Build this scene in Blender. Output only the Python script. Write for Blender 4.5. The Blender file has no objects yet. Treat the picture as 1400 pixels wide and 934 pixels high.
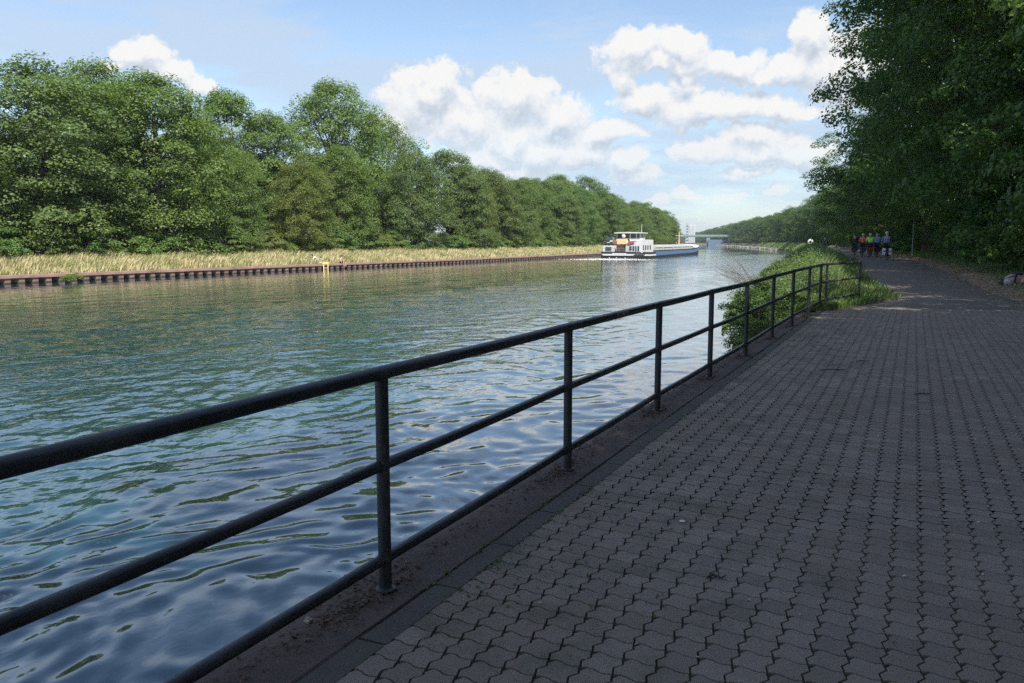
import bpy, bmesh, math, random
import numpy as np
from mathutils import Vector, Matrix

# ------------------------------------------------------------------ camera, world, sun, exposure
SC = bpy.context.scene
COL = SC.collection
TH = math.radians(26.0)            # the view looks 26 degrees to the left of the canal's own direction (+Y)
FPX, HOR, CAMH = 1120.0, 331.0, 1.62
PHI = math.atan((467 - HOR) / FPX)
cam_d = bpy.data.cameras.new('camera')
cam = bpy.data.objects.new('camera', cam_d); COL.objects.link(cam)
cam.location = (0, 0, CAMH)
cam.rotation_euler = (math.pi / 2 - PHI, 0, TH)
cam_d.sensor_width = 36.0
cam_d.lens = 36.0 * FPX / 1400.0
cam_d.clip_start = 0.05; cam_d.clip_end = 9000
SC.camera = cam
SC.view_settings.view_transform = 'Standard'
SC.view_settings.look = 'None'
SC.view_settings.exposure = 0.85
SC.view_settings.gamma = 1.0
SC.render.engine = 'CYCLES'
SC.cycles.max_bounces = 5
SC.cycles.diffuse_bounces = 3
SC.cycles.glossy_bounces = 3
SC.cycles.transmission_bounces = 4
SC.cycles.transparent_max_bounces = 4
SC.cycles.volume_bounces = 0
SC.cycles.use_denoising = False
SC.cycles.sample_clamp_indirect = 6.0

SUN_EL = math.radians(52)
SUN_AZ = math.atan2(0.80, -0.60)          # clockwise from +Y
sun_vec = Vector((math.sin(SUN_AZ) * math.cos(SUN_EL), math.cos(SUN_AZ) * math.cos(SUN_EL), math.sin(SUN_EL)))
sun_d = bpy.data.lights.new('sun', 'SUN')
sun_d.energy = 4.8; sun_d.angle = math.radians(0.5); sun_d.color = (1.0, 0.93, 0.82)
sun = bpy.data.objects.new('sun', sun_d); COL.objects.link(sun)
sun.rotation_euler = (-sun_vec).to_track_quat('-Z', 'Y').to_euler()
sun.location = (40, -10, 60)

_R = np.array([math.cos(TH), math.sin(TH), 0.0])
_F0 = np.array([-math.sin(TH), math.cos(TH), 0.0])
_F = np.array([_F0[0] * math.cos(PHI), _F0[1] * math.cos(PHI), -math.sin(PHI)])
_U = np.array([_F0[0] * math.sin(PHI), _F0[1] * math.sin(PHI), math.cos(PHI)])
def ray(px, py): return _F + (px - 700) / FPX * _R - (py - 467) / FPX * _U
def on_z(px, py, z):
    d = ray(px, py); return d * ((z - CAMH) / d[2]) + np.array([0, 0, CAMH])
def at_dist(px, py, dist):
    d = ray(px, py); return d * (dist / math.hypot(d[0], d[1])) + np.array([0, 0, CAMH])

# ---- world: daylight sky with procedural cumulus clouds at fixed compass directions
class NT:
    def __init__(self, tree): self.t = tree; self.n = tree.nodes; self.l = tree.links
    def new(self, typ, **kw):
        nd = self.n.new(typ)
        for k, v in kw.items(): setattr(nd, k, v)
        return nd
    def put(self, sock, v):
        if v is None: return
        if hasattr(v, 'is_output'): self.l.new(v, sock)
        else: sock.default_value = v
    def math(self, op, a, b=None, c=None, clamp=False):
        nd = self.new('ShaderNodeMath', operation=op); nd.use_clamp = clamp
        self.put(nd.inputs[0], a); self.put(nd.inputs[1], b); self.put(nd.inputs[2], c)
        return nd.outputs[0]
    def vmath(self, op, a, b=None, out=0):
        nd = self.new('ShaderNodeVectorMath', operation=op)
        self.put(nd.inputs[0], a); self.put(nd.inputs[1], b)
        return nd.outputs['Value'] if out == 'v' else nd.outputs[0]
    def scale(self, a, f):
        nd = self.new('ShaderNodeVectorMath', operation='SCALE')
        self.put(nd.inputs[0], a); self.put(nd.inputs['Scale'], f); return nd.outputs[0]
    def noise(self, vec, scale, detail=4, rough=0.55, dist=0.0, out='Fac'):
        nd = self.new('ShaderNodeTexNoise'); self.put(nd.inputs['Vector'], vec)
        nd.inputs['Scale'].default_value = scale; nd.inputs['Detail'].default_value = detail
        nd.inputs['Roughness'].default_value = rough; nd.inputs['Distortion'].default_value = dist
        return nd.outputs[out]
    def ss(self, x, lo, hi, a=0.0, b=1.0):
        nd = self.new('ShaderNodeMapRange', interpolation_type='SMOOTHSTEP')
        self.put(nd.inputs['Value'], x)
        nd.inputs['From Min'].default_value = lo; nd.inputs['From Max'].default_value = hi
        nd.inputs['To Min'].default_value = a; nd.inputs['To Max'].default_value = b
        return nd.outputs[0]
    def mix(self, fac, a, b, blend='MIX'):
        nd = self.new('ShaderNodeMix', data_type='RGBA', blend_type=blend)
        self.put(nd.inputs['Factor'], fac)
        for s, v in ((nd.inputs[6], a), (nd.inputs[7], b)):
            if isinstance(v, tuple) and len(v) == 3: v = (*v, 1)
            self.put(s, v)
        return nd.outputs[2]
    def ramp(self, fac, stops):
        nd = self.new('ShaderNodeValToRGB'); self.put(nd.inputs[0], fac)
        el = nd.color_ramp.elements
        while len(el) < len(stops): el.new(0.5)
        for e, (p, c) in zip(el, stops): e.position = p; e.color = (*c, 1)
        return nd.outputs[0]

SKY_K = 0.105
CLOUDS = [  # x, y, rx, ry of the puffs, read off the photograph and turned into compass directions below
 (560,140,44,52),(590,125,60,44),(640,170,66,52),(690,195,66,38),(600,106,34,22),(705,135,60,36),(760,160,50,34),(825,178,62,20),
 (735,210,60,32),(800,208,46,26),(665,220,60,26),(864,222,28,18),(872,240,36,12),(690,240,80,16),(545,180,30,30),
 (196,68,34,18),(232,96,38,18),(270,112,28,14),(160,86,24,10),
 (868,66,54,26),(930,66,36,28),(910,88,90,14),(1000,84,56,18),(1042,98,50,16),
 (1112,54,30,40),(1090,96,56,24),(1140,96,60,34),(1200,90,80,50),
 (848,108,24,16),(880,134,48,20),(936,114,24,24),(962,150,78,28),(1016,146,56,24),(1065,148,48,18),(1110,150,40,12),
 (975,210,62,16),(1042,206,64,24),(1094,216,54,20),(1034,186,56,14),(1030,236,44,9),
 (940,267,22,8),(1000,268,24,8),(1056,264,20,8),(900,275,26,6)]
wld = bpy.data.worlds.new('World'); SC.world = wld; wld.use_nodes = True
def cloud_group():
    g = bpy.data.node_groups.new('cloud_height', 'ShaderNodeTree')
    g.interface.new_socket('Vector', in_out='INPUT', socket_type='NodeSocketVector')
    g.interface.new_socket('Height', in_out='OUTPUT', socket_type='NodeSocketFloat')
    N = NT(g); gi = N.new('NodeGroupInput'); go = N.new('NodeGroupOutput')
    v = N.vmath('NORMALIZE', gi.outputs[0])
    warp = N.vmath('SUBTRACT', N.noise(v, 22, 3, 0.6, out='Color'), (0.5, 0.5, 0.5))
    vw = N.vmath('ADD', v, N.scale(warp, 0.045))
    sx = N.new('ShaderNodeSeparateXYZ'); N.put(sx.inputs[0], vw)
    az = N.math('ARCTAN2', sx.outputs[0], sx.outputs[1])
    el = N.math('ARCSINE', sx.outputs[2])
    cb = N.new('ShaderNodeCombineXYZ'); N.put(cb.inputs[0], az); N.put(cb.inputs[1], el)
    acc = None
    for (x, y, rx, ry) in CLOUDS:
        d = ray(x, y); d = d / np.linalg.norm(d)
        a, e = math.atan2(d[0], d[1]), math.asin(d[2])
        q = N.vmath('SUBTRACT', cb.outputs[0], (a, e, 0))
        q = N.vmath('MULTIPLY', q, (FPX / rx / 0.88, FPX / ry / 0.88, 0))
        r = N.math('SUBTRACT', 1.0, N.vmath('LENGTH', q, out='v'))
        acc = r if acc is None else N.math('SMOOTH_MAX', acc, r, 0.22)
    # the same kind of cumulus goes on round the rest of the sky
    gen = N.noise(N.vmath('MULTIPLY', v, (1, 1, 2.2)), 3.4, 3, 0.5)
    gen = N.math('MULTIPLY', N.math('SUBTRACT', gen, 0.60), 4.0)
    side = N.vmath('DOT_PRODUCT', v, tuple(_F0), out='v')
    gen = N.math('SUBTRACT', gen, N.ss(side, 0.60, 0.86, 0, 3.0))
    acc = N.math('MAXIMUM', acc, gen)
    acc = N.math('MAXIMUM', acc, -1.0)
    vo = N.new('ShaderNodeTexVoronoi', feature='SMOOTH_F1'); N.put(vo.inputs['Vector'], vw)
    vo.inputs['Scale'].default_value = 44; vo.inputs['Detail'].default_value = 3; vo.inputs['Roughness'].default_value = 0.55
    vo.inputs['Smoothness'].default_value = 0.35; vo.normalize = True
    bil = N.math('SUBTRACT', 0.55, vo.outputs['Distance'])
    fb = N.math('SUBTRACT', N.noise(vw, 62, 7, 0.66), 0.5)
    h = N.math('ADD', acc, N.math('MULTIPLY', bil, 0.95))
    h = N.math('ADD', h, N.math('MULTIPLY', fb, 1.05))
    N.put(go.inputs[0], h)
    return g
def build_world():
    N = NT(wld.node_tree); N.n.clear()
    sky = N.new('ShaderNodeTexSky', sky_type='NISHITA')
    sky.sun_disc = False; sky.sun_elevation = SUN_EL; sky.sun_rotation = SUN_AZ
    sky.air_density = 1.0; sky.dust_density = 0.8; sky.ozone_density = 1.5; sky.altitude = 50
    tc = N.new('ShaderNodeTexCoord'); v = N.vmath('NORMALIZE', tc.outputs['Generated'])
    G = cloud_group()
    g1 = N.new('ShaderNodeGroup', node_tree=G); N.put(g1.inputs[0], v)
    toward = (sun_vec * 0.35 + Vector((-0.25, 0, 0.75))).normalized()
    g2 = N.new('ShaderNodeGroup', node_tree=G); N.put(g2.inputs[0], N.vmath('ADD', v, tuple(toward * 0.016)))
    h1, h2 = g1.outputs[0], g2.outputs[0]
    alpha = N.ss(h1, 0.02, 0.40, 0.0, 0.95)
    lit = N.math('ADD', 0.52, N.math('MULTIPLY', N.math('SUBTRACT', h1, h2), 0.85), clamp=True)
    lit = N.math('ADD', lit, N.ss(h1, 0.1, 0.5, 0.18, 0.0), clamp=True)
    ccol = N.ramp(lit, [(0.0, (0.58, 0.65, 0.75)), (0.30, (0.70, 0.76, 0.84)), (0.58, (0.88, 0.90, 0.93)), (0.85, (1.0, 0.985, 0.96))])
    ccol = N.scale(ccol, 0.54 / SKY_K)
    # high thin veil
    cir = N.noise(N.vmath('MULTIPLY', v, (1.0, 0.9, 5.0)), 2.6, 6, 0.6, 0.6)
    veil = N.ss(cir, 0.40, 0.60, 0.06, 0.85)
    sz = N.new('ShaderNodeSeparateXYZ'); N.put(sz.inputs[0], v)
    hz = N.ss(sz.outputs[2], -0.02, 0.30, 0.30, 0.0)
    veil = N.math('MULTIPLY', veil, N.ss(sz.outputs[2], 0.24, 0.5, 1.0, 0.06))
    skyc = N.mix(veil, sky.outputs[0], (0.32 / SKY_K, 0.39 / SKY_K, 0.49 / SKY_K))
    skyc = N.mix(hz, skyc, (0.28 / SKY_K, 0.40 / SKY_K, 0.50 / SKY_K))
    low = N.ss(sz.outputs[2], 0.02, 0.16, 0.55, 1.0)
    fin = N.mix(N.math('MULTIPLY', alpha, low), skyc, ccol)
    bg = N.new('ShaderNodeBackground'); bg.inputs['Strength'].default_value = SKY_K
    N.put(bg.inputs['Color'], fin)
    out = N.new('ShaderNodeOutputWorld'); N.l.new(bg.outputs[0], out.inputs[0])
build_world()
wld.cycles.sampling_method = 'MANUAL'; wld.cycles.sample_map_resolution = 512

# ------------------------------------------------------------------ helpers
rng = np.random.default_rng(11)
random.seed(5)
def tag(o, label=None, cat=None, group=None, kind=None):
    if label: o['label'] = label
    if cat: o['category'] = cat
    if group: o['group'] = group
    if kind: o['kind'] = kind
    return o
def empty(name, loc=(0, 0, 0), rz=0.0, label=None, cat=None, group=None):
    o = bpy.data.objects.new(name, None); COL.objects.link(o)
    o.location = loc; o.rotation_euler = (0, 0, rz); o.empty_display_size = 0.2
    return tag(o, label, cat, group)
def link(name, me, parent=None, loc=None, rot=None, scale=None):
    o = bpy.data.objects.new(name, me); COL.objects.link(o)
    if parent is not None: o.parent = parent
    if loc is not None: o.location = loc
    if rot is not None: o.rotation_euler = rot
    if scale is not None: o.scale = scale
    return o
def mesh_np(name, verts, faces, mats=(), smooth=False, midx=None):
    """faces: list of (M,k) int arrays"""
    me = bpy.data.meshes.new(name)
    verts = np.asarray(verts, np.float32)
    if not isinstance(faces, list): faces = [faces]
    faces = [np.asarray(f, np.int32) for f in faces if len(f)]
    me.vertices.add(len(verts)); me.vertices.foreach_set('co', verts.ravel())
    tot = np.concatenate([np.full(len(f), f.shape[1], np.int32) for f in faces])
    idx = np.concatenate([f.ravel() for f in faces])
    me.loops.add(len(idx)); me.loops.foreach_set('vertex_index', idx)
    me.polygons.add(len(tot))
    st = np.concatenate([[0], np.cumsum(tot)[:-1]]).astype(np.int32)
    me.polygons.foreach_set('loop_start', st); me.polygons.foreach_set('loop_total', tot)
    if midx is not None: me.polygons.foreach_set('material_index', np.asarray(midx, np.int32))
    for m in (mats if isinstance(mats, (list, tuple)) else [mats]): me.materials.append(m)
    me.update(calc_edges=True)
    me.polygons.foreach_set('use_smooth', np.full(len(tot), bool(smooth)))
    me.validate()
    return me
class MB:
    """collects simple shapes, becomes one mesh"""
    def __init__(self): self.v = []; self.f = []
    def add(self, vs, fs):
        b = len(self.v); self.v += [tuple(float(c) for c in q) for q in vs]
        self.f += [[b + i for i in f] for f in fs]; return self
    def box(self, x0, x1, y0, y1, z0, z1):
        return self.hexa([(x0,y0,z0),(x1,y0,z0),(x1,y1,z0),(x0,y1,z0),(x0,y0,z1),(x1,y0,z1),(x1,y1,z1),(x0,y1,z1)])
    def hexa(self, p):
        return self.add(p, [(0,3,2,1),(4,5,6,7),(0,1,5,4),(1,2,6,5),(2,3,7,6),(3,0,4,7)])
    def tube(self, pts, r, n=8, cap=True):
        pts = [Vector(p) for p in pts]; m = len(pts)
        rs = r if isinstance(r, (list, tuple)) else [r] * m
        vs = []; fs = []; prev = None
        for i, p in enumerate(pts):
            t = (pts[min(i + 1, m - 1)] - pts[max(i - 1, 0)]).normalized()
            if prev is None:
                a = Vector((0, 0, 1)) if abs(t.z) < 0.9 else Vector((1, 0, 0))
                u = t.cross(a).normalized()
            else: u = (prev - t * prev.dot(t)).normalized()
            prev = u; w = t.cross(u)
            for k in range(n):
                an = 2 * math.pi * k / n
                vs.append(p + (u * math.cos(an) + w * math.sin(an)) * rs[i])
        for i in range(m - 1):
            for k in range(n):
                a = i * n + k; b = i * n + (k + 1) % n
                fs.append((a, b, b + n, a + n))
        if cap: fs += [tuple(range(n))[::-1], tuple((m - 1) * n + k for k in range(n))]
        return self.add(vs, fs)
    def lathe(self, prof, n=16, c=(0, 0, 0)):
        vs = []; fs = []
        for (r, z) in prof:
            for k in range(n):
                an = 2 * math.pi * k / n; vs.append((c[0] + r * math.cos(an), c[1] + r * math.sin(an), c[2] + z))
        for i in range(len(prof) - 1):
            for k in range(n):
                a = i * n + k; b = i * n + (k + 1) % n; fs.append((a, b, b + n, a + n))
        fs += [tuple(range(n))[::-1], tuple((len(prof) - 1) * n + k for k in range(n))]
        return self.add(vs, fs)
    def prism(self, poly, a0, a1, axis='y'):
        """poly in the two other axes, extruded along axis"""
        def P(u, w, t): return {'y': (u, t, w), 'x': (t, u, w), 'z': (u, w, t)}[axis]
        n = len(poly)
        vs = [P(u, w, a0) for u, w in poly] + [P(u, w, a1) for u, w in poly]
        return self.add(vs, [tuple(range(n)), tuple(range(2 * n - 1, n - 1, -1))] + [(i, i + n, (i + 1) % n + n, (i + 1) % n) for i in range(n)])
    def ring(self, c, R, r, axis='x', n=20, m=6):
        vs = []; fs = []
        for i in range(n):
            a = 2 * math.pi * i / n
            for j in range(m):
                b = 2 * math.pi * j / m; q = R + r * math.cos(b); o = r * math.sin(b)
                vs.append((c[0] + o, c[1] + q * math.cos(a), c[2] + q * math.sin(a)))
        for i in range(n):
            for j in range(m):
                fs.append((i * m + j, ((i + 1) % n) * m + j, ((i + 1) % n) * m + (j + 1) % m, i * m + (j + 1) % m))
        return self.add(vs, fs)
    def ell(self, c, r, n=12, m=8, noise=0.0, seed=0):
        rn = random.Random(seed); vs = [(c[0], c[1], c[2] - r[2])]; fs = []
        for i in range(1, m):
            ph = -math.pi / 2 + math.pi * i / m
            for k in range(n):
                an = 2 * math.pi * k / n; q = 1 + noise * (rn.random() - 0.5)
                vs.append((c[0] + q * r[0] * math.cos(ph) * math.cos(an), c[1] + q * r[1] * math.cos(ph) * math.sin(an), c[2] + q * r[2] * math.sin(ph)))
        vs.append((c[0], c[1], c[2] + r[2])); last = len(vs) - 1
        for k in range(n): fs.append((0, 1 + (k + 1) % n, 1 + k))
        for i in range(m - 2):
            for k in range(n):
                a = 1 + i * n + k; b = 1 + i * n + (k + 1) % n; fs.append((a, b, b + n, a + n))
        for k in range(n): fs.append((last, last - n + k, last - n + (k + 1) % n))
        return self.add(vs, fs)
    def mesh(self, name, mat, smooth=False):
        me = bpy.data.meshes.new(name); me.from_pydata(self.v, [], self.f)
        bm = bmesh.new(); bm.from_mesh(me); bmesh.ops.recalc_face_normals(bm, faces=bm.faces); bm.to_mesh(me); bm.free()
        me.materials.append(mat)
        if smooth:
            me.polygons.foreach_set('use_smooth', np.ones(len(me.polygons), bool))
            try: me.set_sharp_from_angle(angle=math.radians(40))
            except Exception: pass
        me.update(); return me
    def build(self, name, mat, parent=None, smooth=False, **kw):
        return link(name, self.mesh(name, mat, smooth), parent, **kw)

# ------------------------------------------------------------------ materials
def material(name):
    m = bpy.data.materials.new(name); m.use_nodes = True
    N = NT(m.node_tree); N.n.clear()
    b = N.new('ShaderNodeBsdfPrincipled'); o = N.new('ShaderNodeOutputMaterial')
    N.l.new(b.outputs[0], o.inputs[0])
    return m, N, b, o
def plain(name, col, rough=0.6, metal=0.0, var=0.12, scale=6.0, bump=0.0, dirt=None):
    m, N, b, o = material(name)
    tc = N.new('ShaderNodeTexCoord').outputs['Object']
    n1 = N.noise(tc, scale, 5, 0.6)
    c = N.mix(n1, tuple(x * (1 - var * 1.6) for x in col), tuple(min(1, x * (1 + var * 1.6)) for x in col))
    if dirt:
        n2 = N.ss(N.noise(tc, scale * 0.4, 6, 0.65), 0.5, 0.72)
        c = N.mix(n2, c, dirt)
    N.put(b.inputs['Base Color'], c)
    N.put(b.inputs['Roughness'], N.math('ADD', rough - 0.08, N.math('MULTIPLY', n1, 0.16)))
    b.inputs['Metallic'].default_value = metal
    if bump:
        bp = N.new('ShaderNodeBump'); bp.inputs['Distance'].default_value = bump
        N.put(bp.inputs['Height'], N.noise(tc, scale * 8, 5, 0.65)); N.l.new(bp.outputs[0], b.inputs['Normal'])
    return m
def leaf_material(name, c0, c1, c2, trans=0.3, rough=0.45, use_tint=True):
    m, N, b, o = material(name)
    isl = N.new('ShaderNodeNewGeometry').outputs['Random Per Island']
    oi = N.new('ShaderNodeObjectInfo')
    c = N.ramp(isl, [(0.0, c0), (0.5, c1), (0.92, c2), (1.0, tuple(x * 1.25 for x in c2))])
    if use_tint: c = N.mix(1.0, c, oi.outputs['Color'], 'MULTIPLY')
    pos = N.new('ShaderNodeTexCoord').outputs['Object']
    c = N.mix(N.ss(N.noise(pos, 0.45, 2), 0.35, 0.7, 0.0, 0.35), c, N.mix(1.0, c, (1.2, 1.08, 0.7), 'MULTIPLY'))
    N.put(b.inputs['Base Color'], c); b.inputs['Roughness'].default_value = rough
    b.inputs['Specular IOR Level'].default_value = 0.35
    tr = N.new('ShaderNodeBsdfTranslucent'); N.put(tr.inputs[0], N.mix(1.0, c, (1.1, 1.25, 0.6), 'MULTIPLY'))
    mx = N.new('ShaderNodeMixShader'); mx.inputs[0].default_value = trans
    N.l.new(b.outputs[0], mx.inputs[1]); N.l.new(tr.outputs[0], mx.inputs[2]); N.l.new(mx.outputs[0], o.inputs[0])
    return m
M = {}
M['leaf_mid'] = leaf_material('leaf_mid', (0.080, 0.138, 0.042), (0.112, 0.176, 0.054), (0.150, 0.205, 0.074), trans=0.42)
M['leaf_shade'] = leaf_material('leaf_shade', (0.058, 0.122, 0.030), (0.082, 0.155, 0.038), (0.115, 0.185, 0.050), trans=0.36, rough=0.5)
M['leaf_herb'] = leaf_material('leaf_herb', (0.052, 0.105, 0.026), (0.084, 0.15, 0.038), (0.135, 0.185, 0.06), trans=0.3)
M['bark'] = plain('bark', (0.085, 0.068, 0.05), 0.9, var=0.3, scale=3, bump=0.02)
def grass_material(name, lo, hi, straw, straw_amt):
    m, N, b, o = material(name)
    isl = N.new('ShaderNodeNewGeometry').outputs['Random Per Island']
    pos = N.new('ShaderNodeTexCoord').outputs['Object']
    c = N.mix(isl, lo, hi)
    w = N.math('ADD', N.math('MULTIPLY', N.noise(pos, 0.35, 3), 1.1), N.math('MULTIPLY', isl, 0.5))
    c = N.mix(N.ss(w, 1.05 - straw_amt, 1.25 - straw_amt), c, straw)
    N.put(b.inputs['Base Color'], c); b.inputs['Roughness'].default_value = 0.6
    tr = N.new('ShaderNodeBsdfTranslucent'); N.put(tr.inputs[0], c)
    mx = N.new('ShaderNodeMixShader'); mx.inputs[0].default_value = 0.3
    N.l.new(b.outputs[0], mx.inputs[1]); N.l.new(tr.outputs[0], mx.inputs[2]); N.l.new(mx.outputs[0], o.inputs[0])
    return m
M['dry_grass'] = grass_material('dry_grass', (0.18, 0.22, 0.07), (0.33, 0.34, 0.12), (0.60, 0.52, 0.31), 0.36)
M['green_grass'] = grass_material('green_grass', (0.085, 0.16, 0.034), (0.15, 0.235, 0.055), (0.32, 0.29, 0.13), 0.12)

def water_material():
    m, N, b, o = material('canal_water')
    p = N.new('ShaderNodeTexCoord').outputs['Object']
    pw = N.vmath('ADD', p, N.scale(N.vmath('SUBTRACT', N.noise(p, 0.8, 2, out='Color'), (0.5, 0.5, 0.5)), 0.55))
    sx = N.new('ShaderNodeSeparateXYZ'); N.put(sx.inputs[0], p)
    dist = N.vmath('LENGTH', p, out='v')
    near = N.math('MULTIPLY', N.ss(sx.outputs[0], -16.0, -5.0, 1.0, 0.12), N.ss(sx.outputs[0], -50.0, -20.0, 0.25, 1.0))
    calm = N.ss(N.noise(N.vmath('MULTIPLY', p, (0.10, 0.022, 1)), 1.0, 3, 0.55), 0.36, 0.62, 0.35, 1.0)
    amp = N.math('MULTIPLY', near, calm)
    sml = N.noise(N.vmath('MULTIPLY', pw, (6.5, 4.2, 1)), 1.0, 2, 0.5)
    mid = N.noise(N.vmath('MULTIPLY', pw, (1.9, 0.95, 1)), 1.0, 2, 0.5)
    h = N.math('MULTIPLY', N.math('MULTIPLY', sml, 0.030), amp)
    h = N.math('ADD', h, N.math('MULTIPLY', N.math('MULTIPLY', mid, N.ss(dist, 45, 120, 0.0, 0.10)), amp))
    bp = N.new('ShaderNodeBump'); bp.inputs['Strength'].default_value = 1.0; bp.inputs['Distance'].default_value = 1.0
    N.put(bp.inputs['Height'], h); N.l.new(bp.outputs[0], b.inputs['Normal'])
    # turbid green body, thin drifting film of pollen near the wall
    film = N.ss(N.noise(N.vmath('MULTIPLY', pw, (0.55, 0.5, 1)), 1.0, 5, 0.62), 0.60, 0.74)
    film = N.math('MULTIPLY', film, N.ss(sx.outputs[0], -9.0, -4.5, 0.0, 0.45))
    N.put(b.inputs['Base Color'], N.mix(film, (0.010, 0.044, 0.062), (0.11, 0.10, 0.075)))
    N.put(b.inputs['Roughness'], N.math('ADD', 0.035, N.math('MULTIPLY', film, 0.3)))
    b.inputs['IOR'].default_value = 1.6
    b.inputs['Specular IOR Level'].default_value = 0.75
    b.inputs['Coat Weight'].default_value = 0.5; b.inputs['Coat IOR'].default_value = 1.6; b.inputs['Coat Roughness'].default_value = 0.03
    N.l.new(bp.outputs[0], b.inputs['Coat Normal'])
    return m
M['water'] = water_material()
def paver_material():
    m, N, b, o = material('paver_concrete')
    g = N.new('ShaderNodeNewGeometry'); oi = N.new('ShaderNodeObjectInfo')
    p = g.outputs['Position']
    r = N.math('FRACT', N.math('ADD', g.outputs['Random Per Island'], oi.outputs['Random']))
    c = N.ramp(r, [(0.0, (0.195, 0.160, 0.130)), (0.5, (0.242, 0.200, 0.162)), (1.0, (0.290, 0.240, 0.196))])
    blot = N.noise(p, 0.8, 5, 0.6)
    c = N.mix(N.ss(blot, 0.40, 0.66, 0.0, 0.75), c, (0.215, 0.165, 0.128))
    moss = N.math('MULTIPLY', N.ss(N.noise(p, 2.3, 5, 0.7), 0.46, 0.66), 0.55)
    sx = N.new('ShaderNodeSeparateXYZ'); N.put(sx.inputs[0], p)
    moss = N.math('MULTIPLY', moss, N.ss(sx.outputs[0], -1.3, 0.2, 1.0, 0.12))
    c = N.mix(moss, c, (0.075, 0.085, 0.045))
    sp = N.ss(N.noise(p, 120, 3, 0.8), 0.56, 0.70, 0, 0.55)
    c = N.mix(sp, c, (0.34, 0.31, 0.28))
    dk = N.ss(N.noise(p, 70, 4, 0.8), 0.53, 0.70, 0, 0.65)
    c = N.mix(dk, c, (0.075, 0.067, 0.060))
    st = N.ss(N.noise(p, 1.7, 3, 0.5, 0.8), 0.63, 0.70, 0, 0.4)
    c = N.mix(st, c, (0.100, 0.088, 0.078))
    N.put(b.inputs['Base Color'], c); b.inputs['Roughness'].default_value = 0.82
    bp = N.new('ShaderNodeBump'); bp.inputs['Distance'].default_value = 0.006
    N.put(bp.inputs['Height'], N.noise(p, 130, 4, 0.7)); N.l.new(bp.outputs[0], b.inputs['Normal'])
    return m
M['paver'] = paver_material()
def ground_material(name, stops, scale, bumpd, rough=0.95, fine=40):
    m, N, b, o = material(name)
    p = N.new('ShaderNodeNewGeometry').outputs['Position']
    n = N.noise(p, scale, 7, 0.65)
    c = N.ramp(n, stops)
    c = N.mix(N.noise(p, fine, 3, 0.7), c, N.mix(1.0, c, (0.55, 0.55, 0.55), 'MULTIPLY'))
    c = N.mix(N.ss(N.noise(p, 4.5, 6, 0.75), 0.55, 0.66, 0, 0.5), c, N.mix(1.0, c, (0.6, 0.58, 0.55), 'MULTIPLY'))
    N.put(b.inputs['Base Color'], c); b.inputs['Roughness'].default_value = rough
    bp = N.new('ShaderNodeBump'); bp.inputs['Distance'].default_value = bumpd
    N.put(bp.inputs['Height'], N.noise(p, fine * 0.8, 6, 0.7)); N.l.new(bp.outputs[0], b.inputs['Normal'])
    return m
M['soil'] = ground_material('soil', [(0.3, (0.07, 0.055, 0.035)), (0.5, (0.10, 0.085, 0.045)), (0.7, (0.09, 0.11, 0.04))], 0.6, 0.02)
M['dirt'] = ground_material('dirt', [(0.3, (0.20, 0.145, 0.10)), (0.5, (0.30, 0.215, 0.14)), (0.75, (0.38, 0.285, 0.19))], 1.2, 0.02)
M['joint'] = ground_material('joint_sand', [(0.35, (0.030, 0.027, 0.022)), (0.5, (0.045, 0.044, 0.028)), (0.62, (0.05, 0.070, 0.024))], 3.0, 0.004)
M['asphalt'] = ground_material('asphalt', [(0.3, (0.155, 0.130, 0.108)), (0.55, (0.190, 0.160, 0.133)), (0.75, (0.225, 0.187, 0.152))], 0.7, 0.004, 0.85, 90)
M['coping'] = ground_material('coping', [(0.3, (0.085, 0.064, 0.055)), (0.5, (0.122, 0.092, 0.077)), (0.72, (0.175, 0.128, 0.105))], 2.4, 0.004, 0.85, 60)
M['edging'] = ground_material('edging', [(0.3, (0.085, 0.077, 0.067)), (0.5, (0.11, 0.098, 0.085)), (0.7, (0.085, 0.090, 0.055))], 2.0, 0.003, 0.85, 70)
def rail_material():
    m, N, b, o = material('railing_paint')
    p = N.new('ShaderNodeTexCoord').outputs['Object']
    n = N.noise(p, 2.2, 6, 0.65)
    c = N.mix(N.ss(n, 0.42, 0.68), (0.018, 0.021, 0.027), (0.055, 0.060, 0.069))
    rust = N.ss(N.noise(p, 5.5, 6, 0.7), 0.64, 0.76, 0, 0.5)
    c = N.mix(rust, c, (0.085, 0.055, 0.035))
    lich = N.ss(N.noise(p, 38, 4, 0.7), 0.68, 0.76, 0, 0.4)
    c = N.mix(lich, c, (0.17, 0.18, 0.16))
    N.put(b.inputs['Base Color'], c); N.put(b.inputs['Roughness'], N.ss(n, 0.3, 0.7, 0.34, 0.55))
    bp = N.new('ShaderNodeBump'); bp.inputs['Distance'].default_value = 0.002
    N.put(bp.inputs['Height'], N.noise(p, 55, 5, 0.7)); N.l.new(bp.outputs[0], b.inputs['Normal'])
    return m
M['rail'] = rail_material()
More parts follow.
